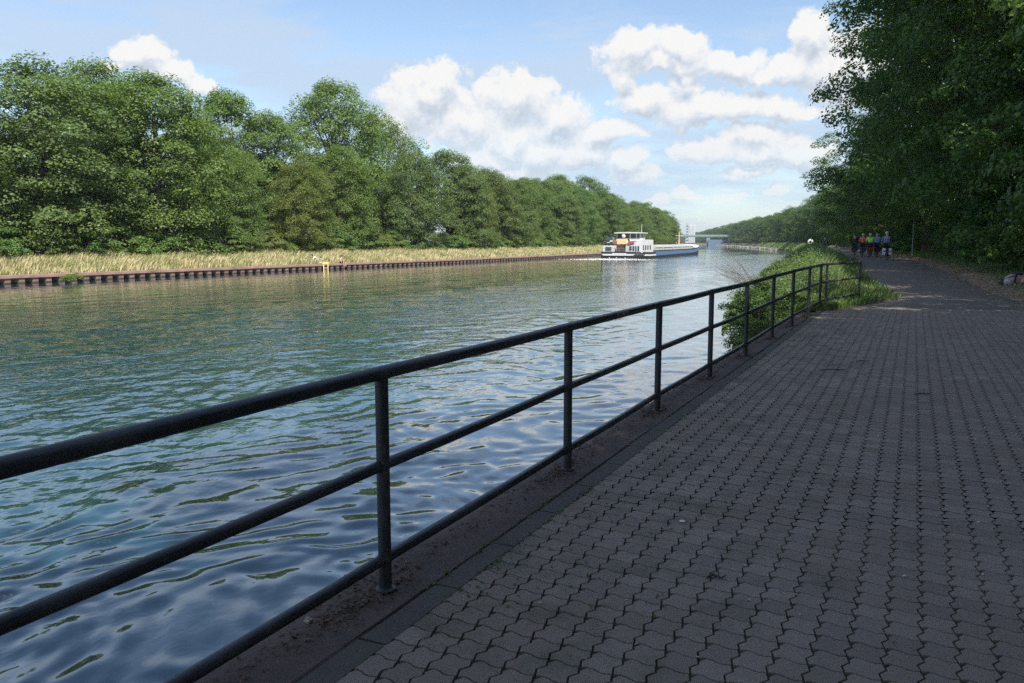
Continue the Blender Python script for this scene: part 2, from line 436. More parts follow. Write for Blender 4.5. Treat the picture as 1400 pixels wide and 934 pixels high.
def pile_steel(name, col, *a, **k):
    m, N, b, o = material(name); tc = N.new('ShaderNodeTexCoord').outputs['Object']; oi = N.new('ShaderNodeObjectInfo')
    v = N.vmath('ADD', tc, N.scale(oi.outputs['Location'], 1.0))
    n1 = N.noise(v, 1.3, 6, 0.65); c = N.ramp(n1, [(0.3, (0.10, 0.062, 0.052)), (0.5, (0.21, 0.135, 0.115)), (0.72, (0.30, 0.215, 0.19))])
    c = N.mix(N.math('MULTIPLY', oi.outputs['Random'], 0.5), c, (0.13, 0.085, 0.072))
    sx = N.new('ShaderNodeSeparateXYZ'); N.put(sx.inputs[0], tc)
    wet = N.ss(N.math('ADD', sx.outputs[2], N.math('MULTIPLY', n1, .10)), .10, .20, 1.0, 0.0)
    c = N.mix(wet, c, (0.035, 0.036, 0.026)); N.put(b.inputs['Base Color'], c); b.inputs['Roughness'].default_value = .85; return m
M['rust'] = pile_steel('rusty_steel', (0.20, 0.125, 0.105), 0.85, var=0.35, scale=1.6, bump=0.01, dirt=(0.10, 0.062, 0.05))
M['rust_cap'] = plain('rusty_cap', (0.26, 0.17, 0.145), 0.85, var=0.3, scale=1.2, bump=0.01, dirt=(0.13, 0.085, 0.07))

# ------------------------------------------------------------------ the lie of the land (x = across, y = along the canal)
WATER = -1.38
def path_c(s): return np.interp(s, [-60, 10, 26, 48, 72, 110, 151, 200, 250, 350, 500, 700, 1000, 1400, 1800], [2.2, 2.0, 1.25, -1.0, -3.4, -7.7, -12.4, -19, -27, -47, -86, -142, -231, -345, -460])
def far_bank(s): return np.interp(s, [-80, 110, 140, 165, 226, 300, 420, 500, 700, 1000, 1400, 1800], [-58.4, -58.4, -59.8, -62, -69.5, -80, -103, -124, -184, -275, -395, -515])
def near_bank(s): return np.interp(s, [-80, 15.5, 19, 24, 30, 48, 72, 110, 151, 200, 250, 350, 500, 700, 1000, 1400, 1800], [-2.30, -2.30, -3.4, -4.4, -5.2, -6.9, -9.4, -14, -18.6, -25, -33, -53, -92, -148, -238, -352, -467])
def sm(x, a, b):
    t = np.clip((np.asarray(x, float) - a) / (b - a), 0, 1); return t * t * (3 - 2 * t)
def ground_rise(s): return 0.5 * sm(s, 23, 56)
S_STN = np.concatenate([np.arange(-80, 14, 4), np.arange(14, 60, 1.0), np.arange(60, 170, 4), np.arange(170, 500, 12), np.arange(500, 1801, 50)])
def sheet(name, mat, rows, kind='structure', jitter=0.0):
    """rows: per station a list of (x, z); makes one grid sheet"""
    n = len(rows[0]); V = []
    for s, r in zip(S_STN, rows):
        for (x, z) in r: V.append((x, s, z + (rng.random() - 0.5) * jitter))
    F = [(i * n + k, i * n + k + 1, (i + 1) * n + k + 1, (i + 1) * n + k) for i in range(len(rows) - 1) for k in range(n - 1)]
    o = link(name, mesh_np(name, V, np.array(F), mat, True)); o['kind'] = kind; return o
# water: rippled sheet from bank to bank, finely meshed where it is seen from close by
def ripples(x, y, cell):
    rw = np.random.default_rng(77)
    wx = x + 0.30 * np.sin(.9 * y + .5 * x) + .22 * np.sin(1.7 * y - .8 * x + 1) + .5 * np.sin(.23 * y + .31 * x + 2)
    wy = y + 0.30 * np.sin(1.1 * x + .4 * y + 2) + .22 * np.sin(1.9 * x - .7 * y)
    patch = .5 + .5 * np.sin(.21 * y + 1.3 * np.sin(.33 * x + .11 * y)) * np.sin(.37 * x + .05 * y + 1.1)
    fine = .45 + .85 * patch
    near = np.interp(x, [-58, -45, -30, -18, -9, -5, -2], [.20, .30, .60, 1.0, 1.05, .95, .85])
    z = np.zeros_like(x)
    for i in range(110):
        lam = math.exp(rw.uniform(math.log(.21), math.log(3.4))); k = 2 * math.pi / lam
        a = rw.normal(math.pi * .98, .62); ph = rw.uniform(0, 6.28)
        sl = WAVE_SLOPE * math.sqrt(2 / 110) * (1.8 if lam < .6 else 1.05 if lam < 1.2 else .32)
        att = np.clip((lam / cell - 2.4) / 2.0, 0, 1)
        t = np.sin(k * (math.cos(a) * wx + math.sin(a) * wy) + ph)
        z += (sl / k) * att * t * (fine * near * np.interp(x, [-9, -3], [1, .75 if lam < .42 else .95]) if lam < 1.3 else .35 + .65 * near)
    return z
WAVE_SLOPE = 0.118
rr = 2.1 * np.exp(np.arange(0, 5.05, .0066))
an = np.concatenate([np.arange(math.radians(3), math.radians(61), .0033), np.radians(np.arange(61.5, 112, 2.5))])
RR, AA = np.meshgrid(rr, an, indexing='ij')
X = -RR * np.sin(AA); Y = RR * np.cos(AA)
lo, hi = far_bank(Y) - .5, near_bank(Y) + np.where(Y < 15, .2, 1.2)
cell = np.maximum(RR * .0066, RR * .0033)
Z = WATER + ripples(X, Y, cell)
inside = (X > lo - .6) & (X < hi + .6)
X = np.clip(X, lo, hi)
na, nr = len(an), len(rr)
I = (np.arange(nr - 1)[:, None] * na + np.arange(na - 1)[None, :])
keep = inside[:-1, :-1] | inside[1:, :-1] | inside[:-1, 1:] | inside[1:, 1:]
Q = np.stack([I, I + 1, I + na + 1, I + na], -1)[keep]
V = np.stack([X.ravel(), Y.ravel(), Z.ravel()], 1)
used = np.unique(Q); remap = np.zeros(len(V), np.int64); remap[used] = np.arange(len(used)); V = V[used]; Q = remap[Q]
FV, FQ = [], []
for s in S_STN:
    a, b = float(far_bank(s)) - 1.2, float(near_bank(s)) + (0.2 if s < 15 else 1.5)
    FV += [(x, s, WATER - .10 if s < 300 else WATER - .03) for x in np.linspace(a, b, 9)]
FQ = np.array([(i * 9 + k, i * 9 + k + 1, (i + 1) * 9 + k + 1, (i + 1) * 9 + k) for i in range(len(S_STN) - 1) for k in range(8)]) + len(V)
o = link('water', mesh_np('water', np.concatenate([V, np.array(FV)]), np.concatenate([Q, FQ]), M['water'], True)); o['kind'] = 'structure'
rows = []
for s in S_STN:
    f = float(far_bank(s)); rows.append([(f - 1600, 1.0), (f - 300, 0.6), (f - 60, 0.5), (f - 16, 0.35), (f - 9, 0.12), (f - 5, -0.25), (f - 2, -0.66), (f - 0.6, -0.80), (f - 0.55, -3.0)])
sheet('far_bank_ground', M['soil'], rows)
def edge_l(s):   # left edge of the trodden surface
    return float(np.interp(s, [-80, 20.5, 23.5, 26], [-1.86, -1.86, -1.2, path_c(26) - 1.72])) if s < 26 else float(path_c(s)) - 1.72 - 0.15 * math.sin(s * 0.21)
def edge_r(s):
    w = float(np.interp(s, [0, 18, 26, 60], [3.2, 2.2, 1.45, 1.85]))
    return float(path_c(s)) + w + 0.12 * math.sin(s * 0.33 + 1)
rows_l, rows_p, rows_r, rows_g = [], [], [], []
for s in S_STN:
    g = float(ground_rise(s)); nb = float(near_bank(s)); el, er = edge_l(s), edge_r(s)
    if s < 15.5: rows_l.append([(el, -0.06), (el - 0.1, -0.06), (el - 0.2, -0.06), (el - 0.25, -0.07), (el - 0.3, -0.08), (el - 0.34, -0.09), (el - 0.36, -3)])
    else:
        k = float(sm(s, 20.5, 28)); e2 = el - 0.05
        rows_l.append([(e2 + 0.15, g - 0.06), (e2 - 0.1, g - 0.05 + 0.07 * k), (e2 - 0.5, g - 0.06 + 0.12 * k), (e2 + (nb - e2) * 0.45, g - 0.05 - 0.25 * (1 - k)), (e2 + (nb - e2) * 0.75, (g - 1.0) * 0.6), (nb + 0.2, -1.05), (nb - 1.6, -2.6)])
    rows_p.append([(el - 0.02, g - 0.05), (el + 0.4, g - 0.012), ((el + er) / 2, g + 0.012), (er - 0.4, g - 0.012), (er + 0.15, g - 0.05)])
    rows_r.append([(er + 0.05, g - 0.045), (er + 0.5, g + 0.0), (er + 1.3, g + 0.06), (er + 2.4, g + 0.16), (er + 4.2, g + 0.3)])
    rows_g.append([(er + 2.2, g + 0.12), (er + 4.0, g + 0.30), (er + 8, g + 0.5), (er + 20, g + 0.6), (er + 90, g + 0.8), (er + 1600, g + 2.0)])
sheet('near_bank_ground', M['soil'], rows_l)
sheet('verge_ground', M['dirt'], rows_r, jitter=0.03)
sheet('woodland_ground', M['soil'], rows_g)
# the asphalt path starts where the paving ends
PAVE_A, PAVE_B = (-0.556, 21.78), (2.29, 22.92)
def pave_end(x): return PAVE_A[1] + (x - PAVE_A[0]) * (PAVE_B[1] - PAVE_A[1]) / (PAVE_B[0] - PAVE_A[0])
V, F = [], []
idx = [i for i, s in enumerate(S_STN) if s >= 25]
st0 = [(x, pave_end(x), -0.008) for x in np.linspace(-1.4, 3.8, 5)]
V += st0
for i in idx:
    r = rows_p[i]; V += [(x, S_STN[i], z) for x, z in r]
F = [(i * 5 + k, i * 5 + k + 1, (i + 1) * 5 + k + 1, (i + 1) * 5 + k) for i in range(len(idx)) for k in range(4)]
o = link('asphalt_path', mesh_np('asphalt_path', V, np.array(F), M['asphalt'], True)); o['kind'] = 'structure'
# closing land and a wood at the end of the reach
mb = MB(); mb.box(-1500, 1500, 1790, 3500, -3, 0.5); o = mb.build('distant_ground', M['soil']); o['kind'] = 'structure'

# ------------------------------------------------------------------ paving
pave = MB()
pave.add([(-1.86, -6, -0.011), (6.0, -6, -0.011), (6.0, pave_end(6), -0.011), (-1.86, pave_end(-1.86), -0.011)], [(0, 1, 2, 3)])
pavement = pave.build('pavement', M['joint']); pavement['kind'] = 'structure'
PC, PR = 0.131, 0.134
def paver_outline(gx, gy):
    tri = [(0, 0), (0.17, -0.5), (0.34, -1), (0.5, 0.0), (0.66, 1), (0.83, 0.5)]
    E = []
    for k in range(5): t = k / 5; E.append((t * PC, 0.0105 * math.sin(2 * math.pi * t), 'b'))
    for u, w in tri: E.append((PC + 0.0135 * w, u * PR, 'r'))
    for k in range(5): t = 1 - k / 5; E.append((t * PC, PR + 0.0105 * math.sin(2 * math.pi * t), 't'))
    for u, w in reversed(tri[1:] ): E.append((0.0135 * w, u * PR, 'l'))
    out = []
    for (x, y, s) in E:
        cx, cy = x - PC / 2, y - PR / 2
        out.append((cx * (1 - 2 * gx / PC), cy * (1 - 2 * gy / PR)))
    return out
def paver_template(full=True):
    o1 = paver_outline(0.0054, 0.0056); o2 = paver_outline(0.0040, 0.0045); n = len(o1)
    v = [(x, y, 0.0) for x, y in o1] + [(x, y, -0.0022) for x, y in o2]
    fq = [(i + n, (i + 1) % n + n, (i + 1) % n, i) for i in range(n)]
    if full:
        v += [(x, y, -0.03) for x, y in o2]
        fq += [(i + 2 * n, (i + 1) % n + 2 * n, (i + 1) % n + n, i + n) for i in range(n)]
    return np.array(v), np.array([list(range(n))]), np.array(fq)
pv, pn, pq = paver_template(True)
me_paver = mesh_np('paver', pv, [pn, pq], M['paver'])
cells = []
nb_ = 0
for i in range(-1, 56):
    for j in range(0, 190):
        x = -1.855 + (i + 0.5) * PC; y = -1.5 + (j + 0.5) * PR
        if x - PC / 2 < -1.86 : continue
        if y + PR / 2 > pave_end(x) - 0.01: continue
        if x > edge_r(y) - 0.05: continue
        # keep what the picture or a step aside could see
        fwd = -math.sin(TH) * x + math.cos(TH) * y; lat = math.cos(TH) * x + math.sin(TH) * y
        if fwd < 0.3: continue
        cells.append((fwd * fwd + lat * lat, fwd, lat, x, y))
cells.sort()
near = [c for c in cells if c[1] > 2.55 and abs(c[2]) < c[1] * 0.625 + 0.05][:300]
nset = set((c[3], c[4]) for c in near)
def paver_pose(): return rng.normal(0, 0.0006), rng.normal(0, 0.0022), rng.normal(0, 0.0022), rng.normal(0, 0.009)
for c in near:
    dz, rx, ry, rz = paver_pose()
    link('paver', me_paver, pavement, (c[3], c[4], dz), (rx, ry, rz))
VV, NG, QQ = [], [], []
pf, pfn, pfq = paver_template(False)
off = 0
for c in cells:
    if (c[3], c[4]) in nset: continue
    dz, rx, ry, rz = paver_pose()
    T, n_, q_ = (pv, pn, pq) if c[1] < 4.5 else (pf, pfn, pfq)
    R3 = np.array(Matrix.Rotation(rz, 3, 'Z') @ Matrix.Rotation(ry, 3, 'Y') @ Matrix.Rotation(rx, 3, 'X'))
    VV.append(T @ R3.T + [c[3], c[4], dz]); NG.append(n_ + off); QQ.append(q_ + off); off += len(T)
o = link('paving_field', mesh_np('paving_field', np.concatenate(VV), [np.concatenate(NG), np.concatenate(QQ)], M['paver']), pavement); o['kind'] = 'stuff'
# edging row between coping and pavers, one block each
L = 0.60; y = 0.2; k = 0
while y < 20.8:
    b = MB(); bx0, bx1 = -1.972, -1.838
    b.hexa([(bx0, y + .004, -.08), (bx1, y + .004, -.08), (bx1, y + L - .004, -.08), (bx0, y + L - .004, -.08),
            (bx0 + .004, y + .007, .001), (bx1 - .003, y + .007, .0022), (bx1 - .003, y + L - .007, .0022), (bx0 + .004, y + L - .007, .001)])
    b.build('edging_block', M['edging'], pavement, rot=(0, 0, rng.normal(0, 0.0006)))
    y += L; k += 1

# ------------------------------------------------------------------ quay wall under the railing
quay = empty('quay_wall', (-2.16, 8, -1.4), 0, 'low concrete quay wall with worn reddish coping carrying the dark steel railing', 'quay wall')
def loc(o, parent):   # parent keeps world placement of geometry given in world coordinates
    o.parent = parent; o.matrix_parent_inverse = Matrix.Translation(-Vector(parent.location)); return o
y = -3.0
while y < 17.5:
    b = MB(); y1 = y + 2.44
    nseg = 8
    prof = [(-2.34, -0.30), (-2.34, -0.02), (-2.325, 0.000), (-2.27, 0.006), (-1.99, 0.0), (-1.982, -0.01), (-1.982, -0.30)]
    vs, fs = [], []
    for i in range(nseg + 1):
        yy = y + 0.003 + (2.434) * i / nseg
        for (px, pz) in prof: vs.append((px + rng.normal(0, .0016), yy, pz + rng.normal(0, .0012)))
    n = len(prof)
    for i in range(nseg):
        for q in range(n - 1): fs.append((i * n + q, i * n + q + 1, (i + 1) * n + q + 1, (i + 1) * n + q))
    fs += [tuple(range(n)), tuple(nseg * n + q for q in range(n - 1, -1, -1))]
    b.add(vs, fs); loc(b.build('coping', M['coping']), quay); y = y1
b = MB(); b.box(-2.30, -1.99, -3, 19, -3.0, -0.30); loc(b.build('wall_face', M['coping']), quay)

# ------------------------------------------------------------------ railing
POSTS = [(-2.14, -1.50), (-2.14, 0.77), (-2.14, 3.036), (-2.145, 5.301), (-2.148, 7.600), (-2.136, 9.812), (-2.10, 11.95), (-2.10, 14.40), (-2.07, 16.70), (-2.01, 18.87), (-1.965, 20.85), (-1.90, 21.62), (-1.295, 24.44)]
def rise(s): return 0.05 * sm(s, 9, 22)
railing = empty('railing', (-2.14, 10, 0), 0, 'dark painted tubular steel railing with three rails along the canal edge', 'railing')
H_TOP, H_MID, H_LOW = 1.03, 0.605, 0.158
def rail_pts(h, sag):
    pts = []
    for (a, b_) in zip(POSTS[:-1], POSTS[1:]):
        for t in (0, 0.25, 0.5, 0.75):
            x = a[0] + (b_[0] - a[0]) * t; s = a[1] + (b_[1] - a[1]) * t
            w = math.sin(s * 1.7 + h * 9) * 0.003
            pts.append((x + w, s, h + float(rise(s)) + w - sag * 4 * t * (1 - t)))
    x, s = POSTS[-1]; pts.append((x, s, h + float(rise(s)))); return pts
tp = rail_pts(H_TOP, 0.002)
tp = tp[:-1] + [(tp[-1][0] - 0.02, tp[-1][1] - 0.07, tp[-1][2]), (tp[-1][0] - 0.005, tp[-1][1] - 0.02, tp[-1][2] - 0.012), (tp[-1][0], tp[-1][1], tp[-1][2] - 0.05)]
loc(MB().tube(tp, 0.0315, 14).build('top_rail', M['rail'], None, True), railing)
loc(MB().tube(rail_pts(H_MID, 0.004), 0.0265, 12).build('middle_rail', M['rail'], None, True), railing)
loc(MB().tube(rail_pts(H_LOW, 0.004), 0.0265, 12).build('bottom_rail', M['rail'], None, True), railing)
for i, (x, s) in enumerate(POSTS):
    g = float(rise(s)); ang = rng.normal(0, 0.003)
    top = H_TOP + g - (0.02 if i < len(POSTS) - 1 else 0.045)
    p = MB().tube([(x, s, -0.02), (x, s, 0.4), (x + ang, s, top)], 0.0305, 14)
    p.tube([(x, s, -0.005), (x, s, 0.012), (x, s, 0.022)], [0.052, 0.050, 0.034], 14)
    po = loc(p.build('post', M['rail'], None, True), railing)
    for h, r in ((H_MID, 0.0335), (H_LOW, 0.0335)):
        w = MB().ell((x, s, h + g), (r + 0.003, r + 0.006, r), 12, 8, 0.04, i)
        c = w.build('weld', M['rail'], None, True); c.parent = po
    j = MB().tube([(x, s - 0.045, H_TOP + g), (x, s + 0.045, H_TOP + g)], 0.0335, 14)
    if i in (2, 5, 8): c = j.build('collar', M['rail'], None, True); c.parent = po

# ------------------------------------------------------------------ vegetation makers
LEAF_T = {  # local (along, across, normal) vertices and faces
 'rhomb': (np.array([(-.5, 0, 0), (0.05, .34, .06), (.5, 0, -.05), (0.05, -.34, .06)]), np.array([(0, 1, 2), (0, 2, 3)])),
 'maple': (np.array([(-.45, 0, 0), (-.28, .42, .05), (.02, .20, .03), (.22, .48, .0), (.20, .16, .04), (.55, 0, -.06), (.20, -.16, .04), (.22, -.48, 0), (.02, -.20, .03), (-.28, -.42, .05)]),
           np.array([(0, 1, 2), (2, 3, 4), (4, 5, 6), (6, 7, 8), (8, 9, 0), (0, 2, 8), (2, 4, 6), (2, 6, 8)]))}
def leaves_mesh(name, C, Nrm, size, mat, kind, r):
    n = len(C)
    Nrm = Nrm / np.linalg.norm(Nrm, axis=1, keepdims=True)
    T = r.normal(size=(n, 3)); T[:, 2] -= 0.35
    T -= Nrm * np.sum(T * Nrm, 1, keepdims=True); T /= np.linalg.norm(T, axis=1, keepdims=True)
    B = np.cross(Nrm, T)
    tv, tf = LEAF_T[kind]; k = len(tv)
    sz = size * r.uniform(0.65, 1.3, n)
    V = C[:, None, :] + sz[:, None, None] * (tv[None, :, 0:1] * T[:, None, :] + tv[None, :, 1:2] * B[:, None, :] + tv[None, :, 2:3] * Nrm[:, None, :])
    Fc = tf[None] + (np.arange(n) * k)[:, None, None]
    return mesh_np(name, V.reshape(-1, 3), Fc.reshape(-1, 3), mat)
def crown_shape(seed, H, R, base, nclump, nleaf, size, kind='rhomb', mat='leaf_mid', top=0.75, low=0.9, flat=0.62, trunk_h=0.7, lean=0.0, spread=1.0, shape=0.62):
    """returns crown mesh and trunk mesh. low: width of the crown's bottom relative to its middle"""
    r = np.random.default_rng(seed)
    ph = r.uniform(0, 6.28, 6)
    def prof(t): return np.clip(low * (1 - t) ** 1.5 * 0.9 + np.sin(np.pi * np.clip(t, 0, 1) ** top) ** shape, 0, 1.08)
    t = r.beta(1.25, 1.15, nclump); an = r.uniform(0, 2 * np.pi, nclump)
    rad = np.sqrt(r.uniform(0.10, 1, nclump)) * (0.86 + 0.14 * np.sin(3 * an + ph[0]) + 0.10 * np.sin(5 * an + 7 * t + ph[1]) + 0.10 * np.sin(9 * t + ph[2] + 2 * an))
    rr = R * prof(t) * rad
    z = base + (H - base) * t + r.normal(0, 0.02 * H, nclump)
    cc = np.stack([rr * np.cos(an), rr * np.sin(an), z], 1)
    rc = R * r.uniform(0.12, 0.25, nclump) * spread * 0.92
    # leaves over the upper shell of each clump
    ci = r.choice(nclump, nleaf, p=rc ** 2 / np.sum(rc ** 2))
    d = r.normal(size=(nleaf, 3)); d[:, 2] = np.where(d[:, 2] < -0.25, np.abs(d[:, 2]) * 0.7, d[:, 2]); d /= np.linalg.norm(d, axis=1, keepdims=True)
    q = r.uniform(0.25, 1.0, nleaf) ** 0.4
    C = cc[ci] + d * (rc[ci] * q)[:, None] * np.array([1.1, 1.1, flat]) + r.normal(0, 0.05, (nleaf, 3))
    C[:, 2] -= 0.25 * (np.linalg.norm(d[:, :2], axis=1) * rc[ci])   # drooping skirts
    out = cc[ci] - np.array([0, 0, (H + base) / 2]); out /= (np.linalg.norm(out, axis=1, keepdims=True) + 1e-6)
    nrm = 0.65 * d + 0.35 * out + np.array([0, 0, 0.55]) + r.normal(0, 0.42, (nleaf, 3))
    C[:, 2] = np.maximum(C[:, 2], 0.05)
    # loose sprays standing out of the outline
    cm = leaves_mesh('crown', C, nrm, size, M[mat], kind, r)
    b = MB(); hh = trunk_h * H
    tr = [Vector((lean * k * k * H * 0.04 + r.normal(0, 0.05), r.normal(0, 0.05), hh * k)) for k in (0, 0.2, 0.45, 0.7, 1)]
    tr[0] = Vector((0, 0, -0.4)); w = 0.017 * H
    b.tube(tr, [w * 1.35, w, w * 0.8, w * 0.55, w * 0.2], 8)
    pick = r.choice(nclump, min(22, nclump), replace=False)
    for pi_ in pick:
        c = Vector(cc[pi_]); k = min(0.95, max(0.12, (c.z - 0.25 * R) / hh)) * r.uniform(0.55, 0.9)
        i0 = min(3, int(k / 0.25)); a = Vector((0, 0, hh * k)) + Vector((tr[i0].x, tr[i0].y, 0))
        m_ = a.lerp(c, 0.5) + Vector((r.normal(0, .2), r.normal(0, .2), 0.12 * R))
        b.tube([a, m_, c], [w * 0.42 * (1 - 0.6 * k), w * 0.24, w * 0.07], 5)
    tm = b.mesh('trunk', M['bark'], True)
    return cm, tm
def plant_tree(name, var, x, y, z, sx, sz, rz, label, cat, group, tint=(1, 1, 1)):
    t = empty(name, (x, y, z), rz, label, cat, group); t.scale = (sx, sx, sz)
    c = link('crown', var[0], t); c.color = (*tint, 1)
    link('trunk', var[1], t)
    return t

# far bank kinds (unit height 16 m unless scaled)
FB = [crown_shape(1, 16, 6.1, 0.6, 330, 54000, 0.22, low=0.85, top=1.25, flat=0.85, shape=0.42),      # broad sycamore
      crown_shape(2, 16, 5.6, 0.4, 340, 57000, 0.20, low=0.95, top=1.15, flat=0.95, shape=0.42),   # lime
      crown_shape(3, 16, 5.3, 0.6, 300, 50000, 0.21, low=0.9, top=1.3, flat=0.9, shape=0.48),      # narrower
      crown_shape(4, 16, 5.9, 0.3, 340, 56000, 0.205, low=1.0, top=1.1, flat=0.9, shape=0.42),     # low skirted
      crown_shape(5, 16, 5.2, 1.5, 260, 45000, 0.20, low=0.65, top=1.35, flat=0.95, shape=0.5)]    # open poplar-like
SHRUB = [crown_shape(21, 3.0, 2.0, 0.0, 60, 7000, 0.16, low=1.0, top=0.6, trunk_h=0.5),
         crown_shape(22, 2.4, 2.3, 0.0, 60, 7000, 0.14, low=1.0, top=0.55, trunk_h=0.5)]

def far_from_px(px, topy, off):
    """tree trunk on the far bank seen at column px, its top at row topy, standing off metres behind the water's edge"""
    k = math.atan((px - 700) / FPX) - TH      # compass angle, clockwise from +Y
    s = 90.0
    for _ in range(40):
        x = float(far_bank(s)) - off; s = x / math.tan(k)
    d = math.hypot(x, s) * math.cos(math.atan((px - 700) / FPX))
    h = CAMH + (HOR - topy) / FPX * d * 1.0
    return x, s, h
T_WARM, T_MID, T_DARK, T_PALE = (1.08, 1.10, 0.88), (1, 1, 1), (0.78, 0.88, 0.85), (1.15, 1.2, 1.1)
FAR = [ # px, top row, offset, kind, tint, width factor, label
 (-90, 118, 12, 0, T_MID, 1.1, 'broad leafy tree at the left border of the view, above the far bank'),
 (72, 84, 13, 0, T_MID, 1.25, 'big spreading sycamore standing above the brambles near the left border, its trunk half showing'),
 (222, 97, 12, 1, T_WARM, 1.2, 'wide olive green lime tree beside the big sycamore, upright sprays on top'),
 (140, 78, 22, 1, T_WARM, 0.9, 'yellowish tree top rising between the big sycamore and the lime'),
 (322, 120, 24, 4, T_PALE, 1.0, 'pale feathery tree showing above and behind the lime tree'),
 (372, 152, 22, 4, T_PALE, 1.0, 'second pale feathery tree, in the dip before the tallest tree'),
 (310, 200, 10, 3, T_WARM, 0.95, 'lower olive tree with drooping skirts in front of the pale feathery trees'),
 (463, 106, 22, 1, T_PALE, .95, 'tallest tree of the far bank with a rounded detached top'),
 (525, 158, 22, 3, T_PALE, .90, 'shoulder tree falling away beside the tallest tree of the far bank'),
 (415, 215, 9, 3, (1.18, 1.0, 0.78), 0.95, 'brownish green bushy tree below the tallest tree'),
 (470, 195, 12, 1, T_WARM, 0.95, 'yellow green tree in front of the tallest tree, facing the water'),
 (565, 205, 10, 3, T_MID, 1.0, 'full dark green tree before the notch in the far tree line'),
 (612, 202, 14, 2, T_MID, 1.2, 'pointed tree at the notch in the far tree line, with loose upright twigs'),
 (640, 225, 9, 0, T_MID, 0.85, 'rounded tree just behind the straw grass left of the barge, after the notch'),
 (672, 232, 14, 3, T_DARK, 1.1, 'dark level topped tree midway between the notch and the barge'),
 (702, 243, 10, 1, T_MID, 1.0, 'bright mid green tree over the sheet piling, three crowns before the barge'),
 (735, 242, 14, 2, T_MID, 1.25, 'fuller tree two crowns before the barge'),
 (762, 236, 18, 1, T_WARM, 1.2, 'light topped tree rising just left of the barge'),
 (800, 240, 20, 0, T_DARK, 1.15, 'dark flat topped tree rising right behind the barge stern'),
 (775, 262, 9, 3, T_MID, 1.0, 'low skirted tree on the bank just before the barge stern'),
 (832, 262, 14, 1, T_MID, 1.1, 'tree directly behind the barge wheelhouse'),
 (866, 273, 16, 2, T_MID, 1.3, 'pointed tree above the white house of the barge'),
 (890, 284, 12, 1, T_MID, 1.2, 'tree over the blue hull, second last of the far tree line'),
 (908, 293, 10, 3, T_MID, 1.2, 'last tree of the far tree line, ending before the silo')]
GF = 'trees in the continuous wood along the far bank'
for i, (px, ty, off, k, tint, wf, lab) in enumerate(FAR):
    x, s, h = far_from_px(px, ty, off)
    gz = 0.35
    plant_tree('broadleaf_tree', FB[k], x, s, gz, (h - gz) / 17.3 * wf * 1.05, (h - gz) / 17.4, i * 2.1, lab, 'tree', GF, tint)
fill_lab = 'leafy tree filling the dense wood along the far bank, one crown among many'
for i, s in enumerate(np.arange(-4, 120, 8.5)):
    x = float(far_bank(s)) - 19 - 5 * rng.random(); h = rng.uniform(11.5, 13.5) if s < 60 else rng.uniform(12, 14.5)
    plant_tree('broadleaf_tree', FB[(i * 2 + 1) % 5], x, s + rng.uniform(-2, 2), 0.4, h / 16 * 1.25, h / 16, rng.uniform(0, 6), fill_lab, 'tree', GF, (rng.uniform(.85, 1.1), rng.uniform(.9, 1.05), rng.uniform(.8, 1)))
for i, s in enumerate(np.arange(126, 430, 9.5)):
    x = float(far_bank(s)) - rng.uniform(10, 15); h = rng.uniform(12.0, 15.0)
    plant_tree('broadleaf_tree', FB[[1, 3, 0, 2][i % 4]], x, s, 0.4, h / 16 * 1.15, h / 16, rng.uniform(0, 6), 'leafy tree of the far tree line behind the barge, one crown among many', 'tree', GF, (rng.uniform(.85, 1.1), rng.uniform(.9, 1.05), rng.uniform(.8, 1)))
for i, s in enumerate(np.arange(440, 1500, 26)):
    x = float(far_bank(s)) - rng.uniform(14, 20); h = rng.uniform(13, 16)
    plant_tree('broadleaf_tree', FB[[1, 3, 0][i % 3]], x, s, 0.4, h / 16 * 1.6, h / 16, rng.uniform(0, 6), 'distant bank tree hidden in the bend beyond the barge', 'tree', GF)
def bramble_label(x, s):
    px = 700 + FPX * math.tan(TH + math.atan2(x, s)); best = min(FAR, key=lambda f: abs(f[0] - px))
    short = {72: 'the big spreading sycamore', 222: 'the olive green lime', 140: 'the gap between sycamore and lime', 322: 'the first pale feathery tree', 372: 'the second pale feathery tree', 310: 'the drooping olive tree', 463: 'the tallest far tree', 530: 'the shoulder tree beside the tallest', 415: 'the brownish bushy tree', 470: 'the yellow green tree', 565: 'the full dark tree before the notch', 612: 'the pointed tree at the notch', 640: 'the rounded tree after the notch', 672: 'the dark level topped tree', 702: 'the bright tree three crowns before the barge', 735: 'the fuller tree two crowns before the barge'}
    return 'low bramble bush on the far bank under ' + short.get(best[0], 'the trees just before the barge' if px > 735 else 'the trees at the left border')
for i, s in enumerate(np.arange(14, 190, 3.3)):
    x = float(far_bank(s)) - rng.uniform(8.2, 9.8); k = i % 2; q = rng.uniform(0.75, 1.25) * (1.15 if s < 60 else 0.9)
    plant_tree('bramble_shrub', SHRUB[k], x, s, 0.05, q * 1.15, q, rng.uniform(0, 6), bramble_label(float(far_bank(s)) - 9, s), 'shrub', 'bramble bushes under the far trees', (rng.uniform(.9, 1.3), rng.uniform(1.0, 1.25), rng.uniform(.85, 1.1)))

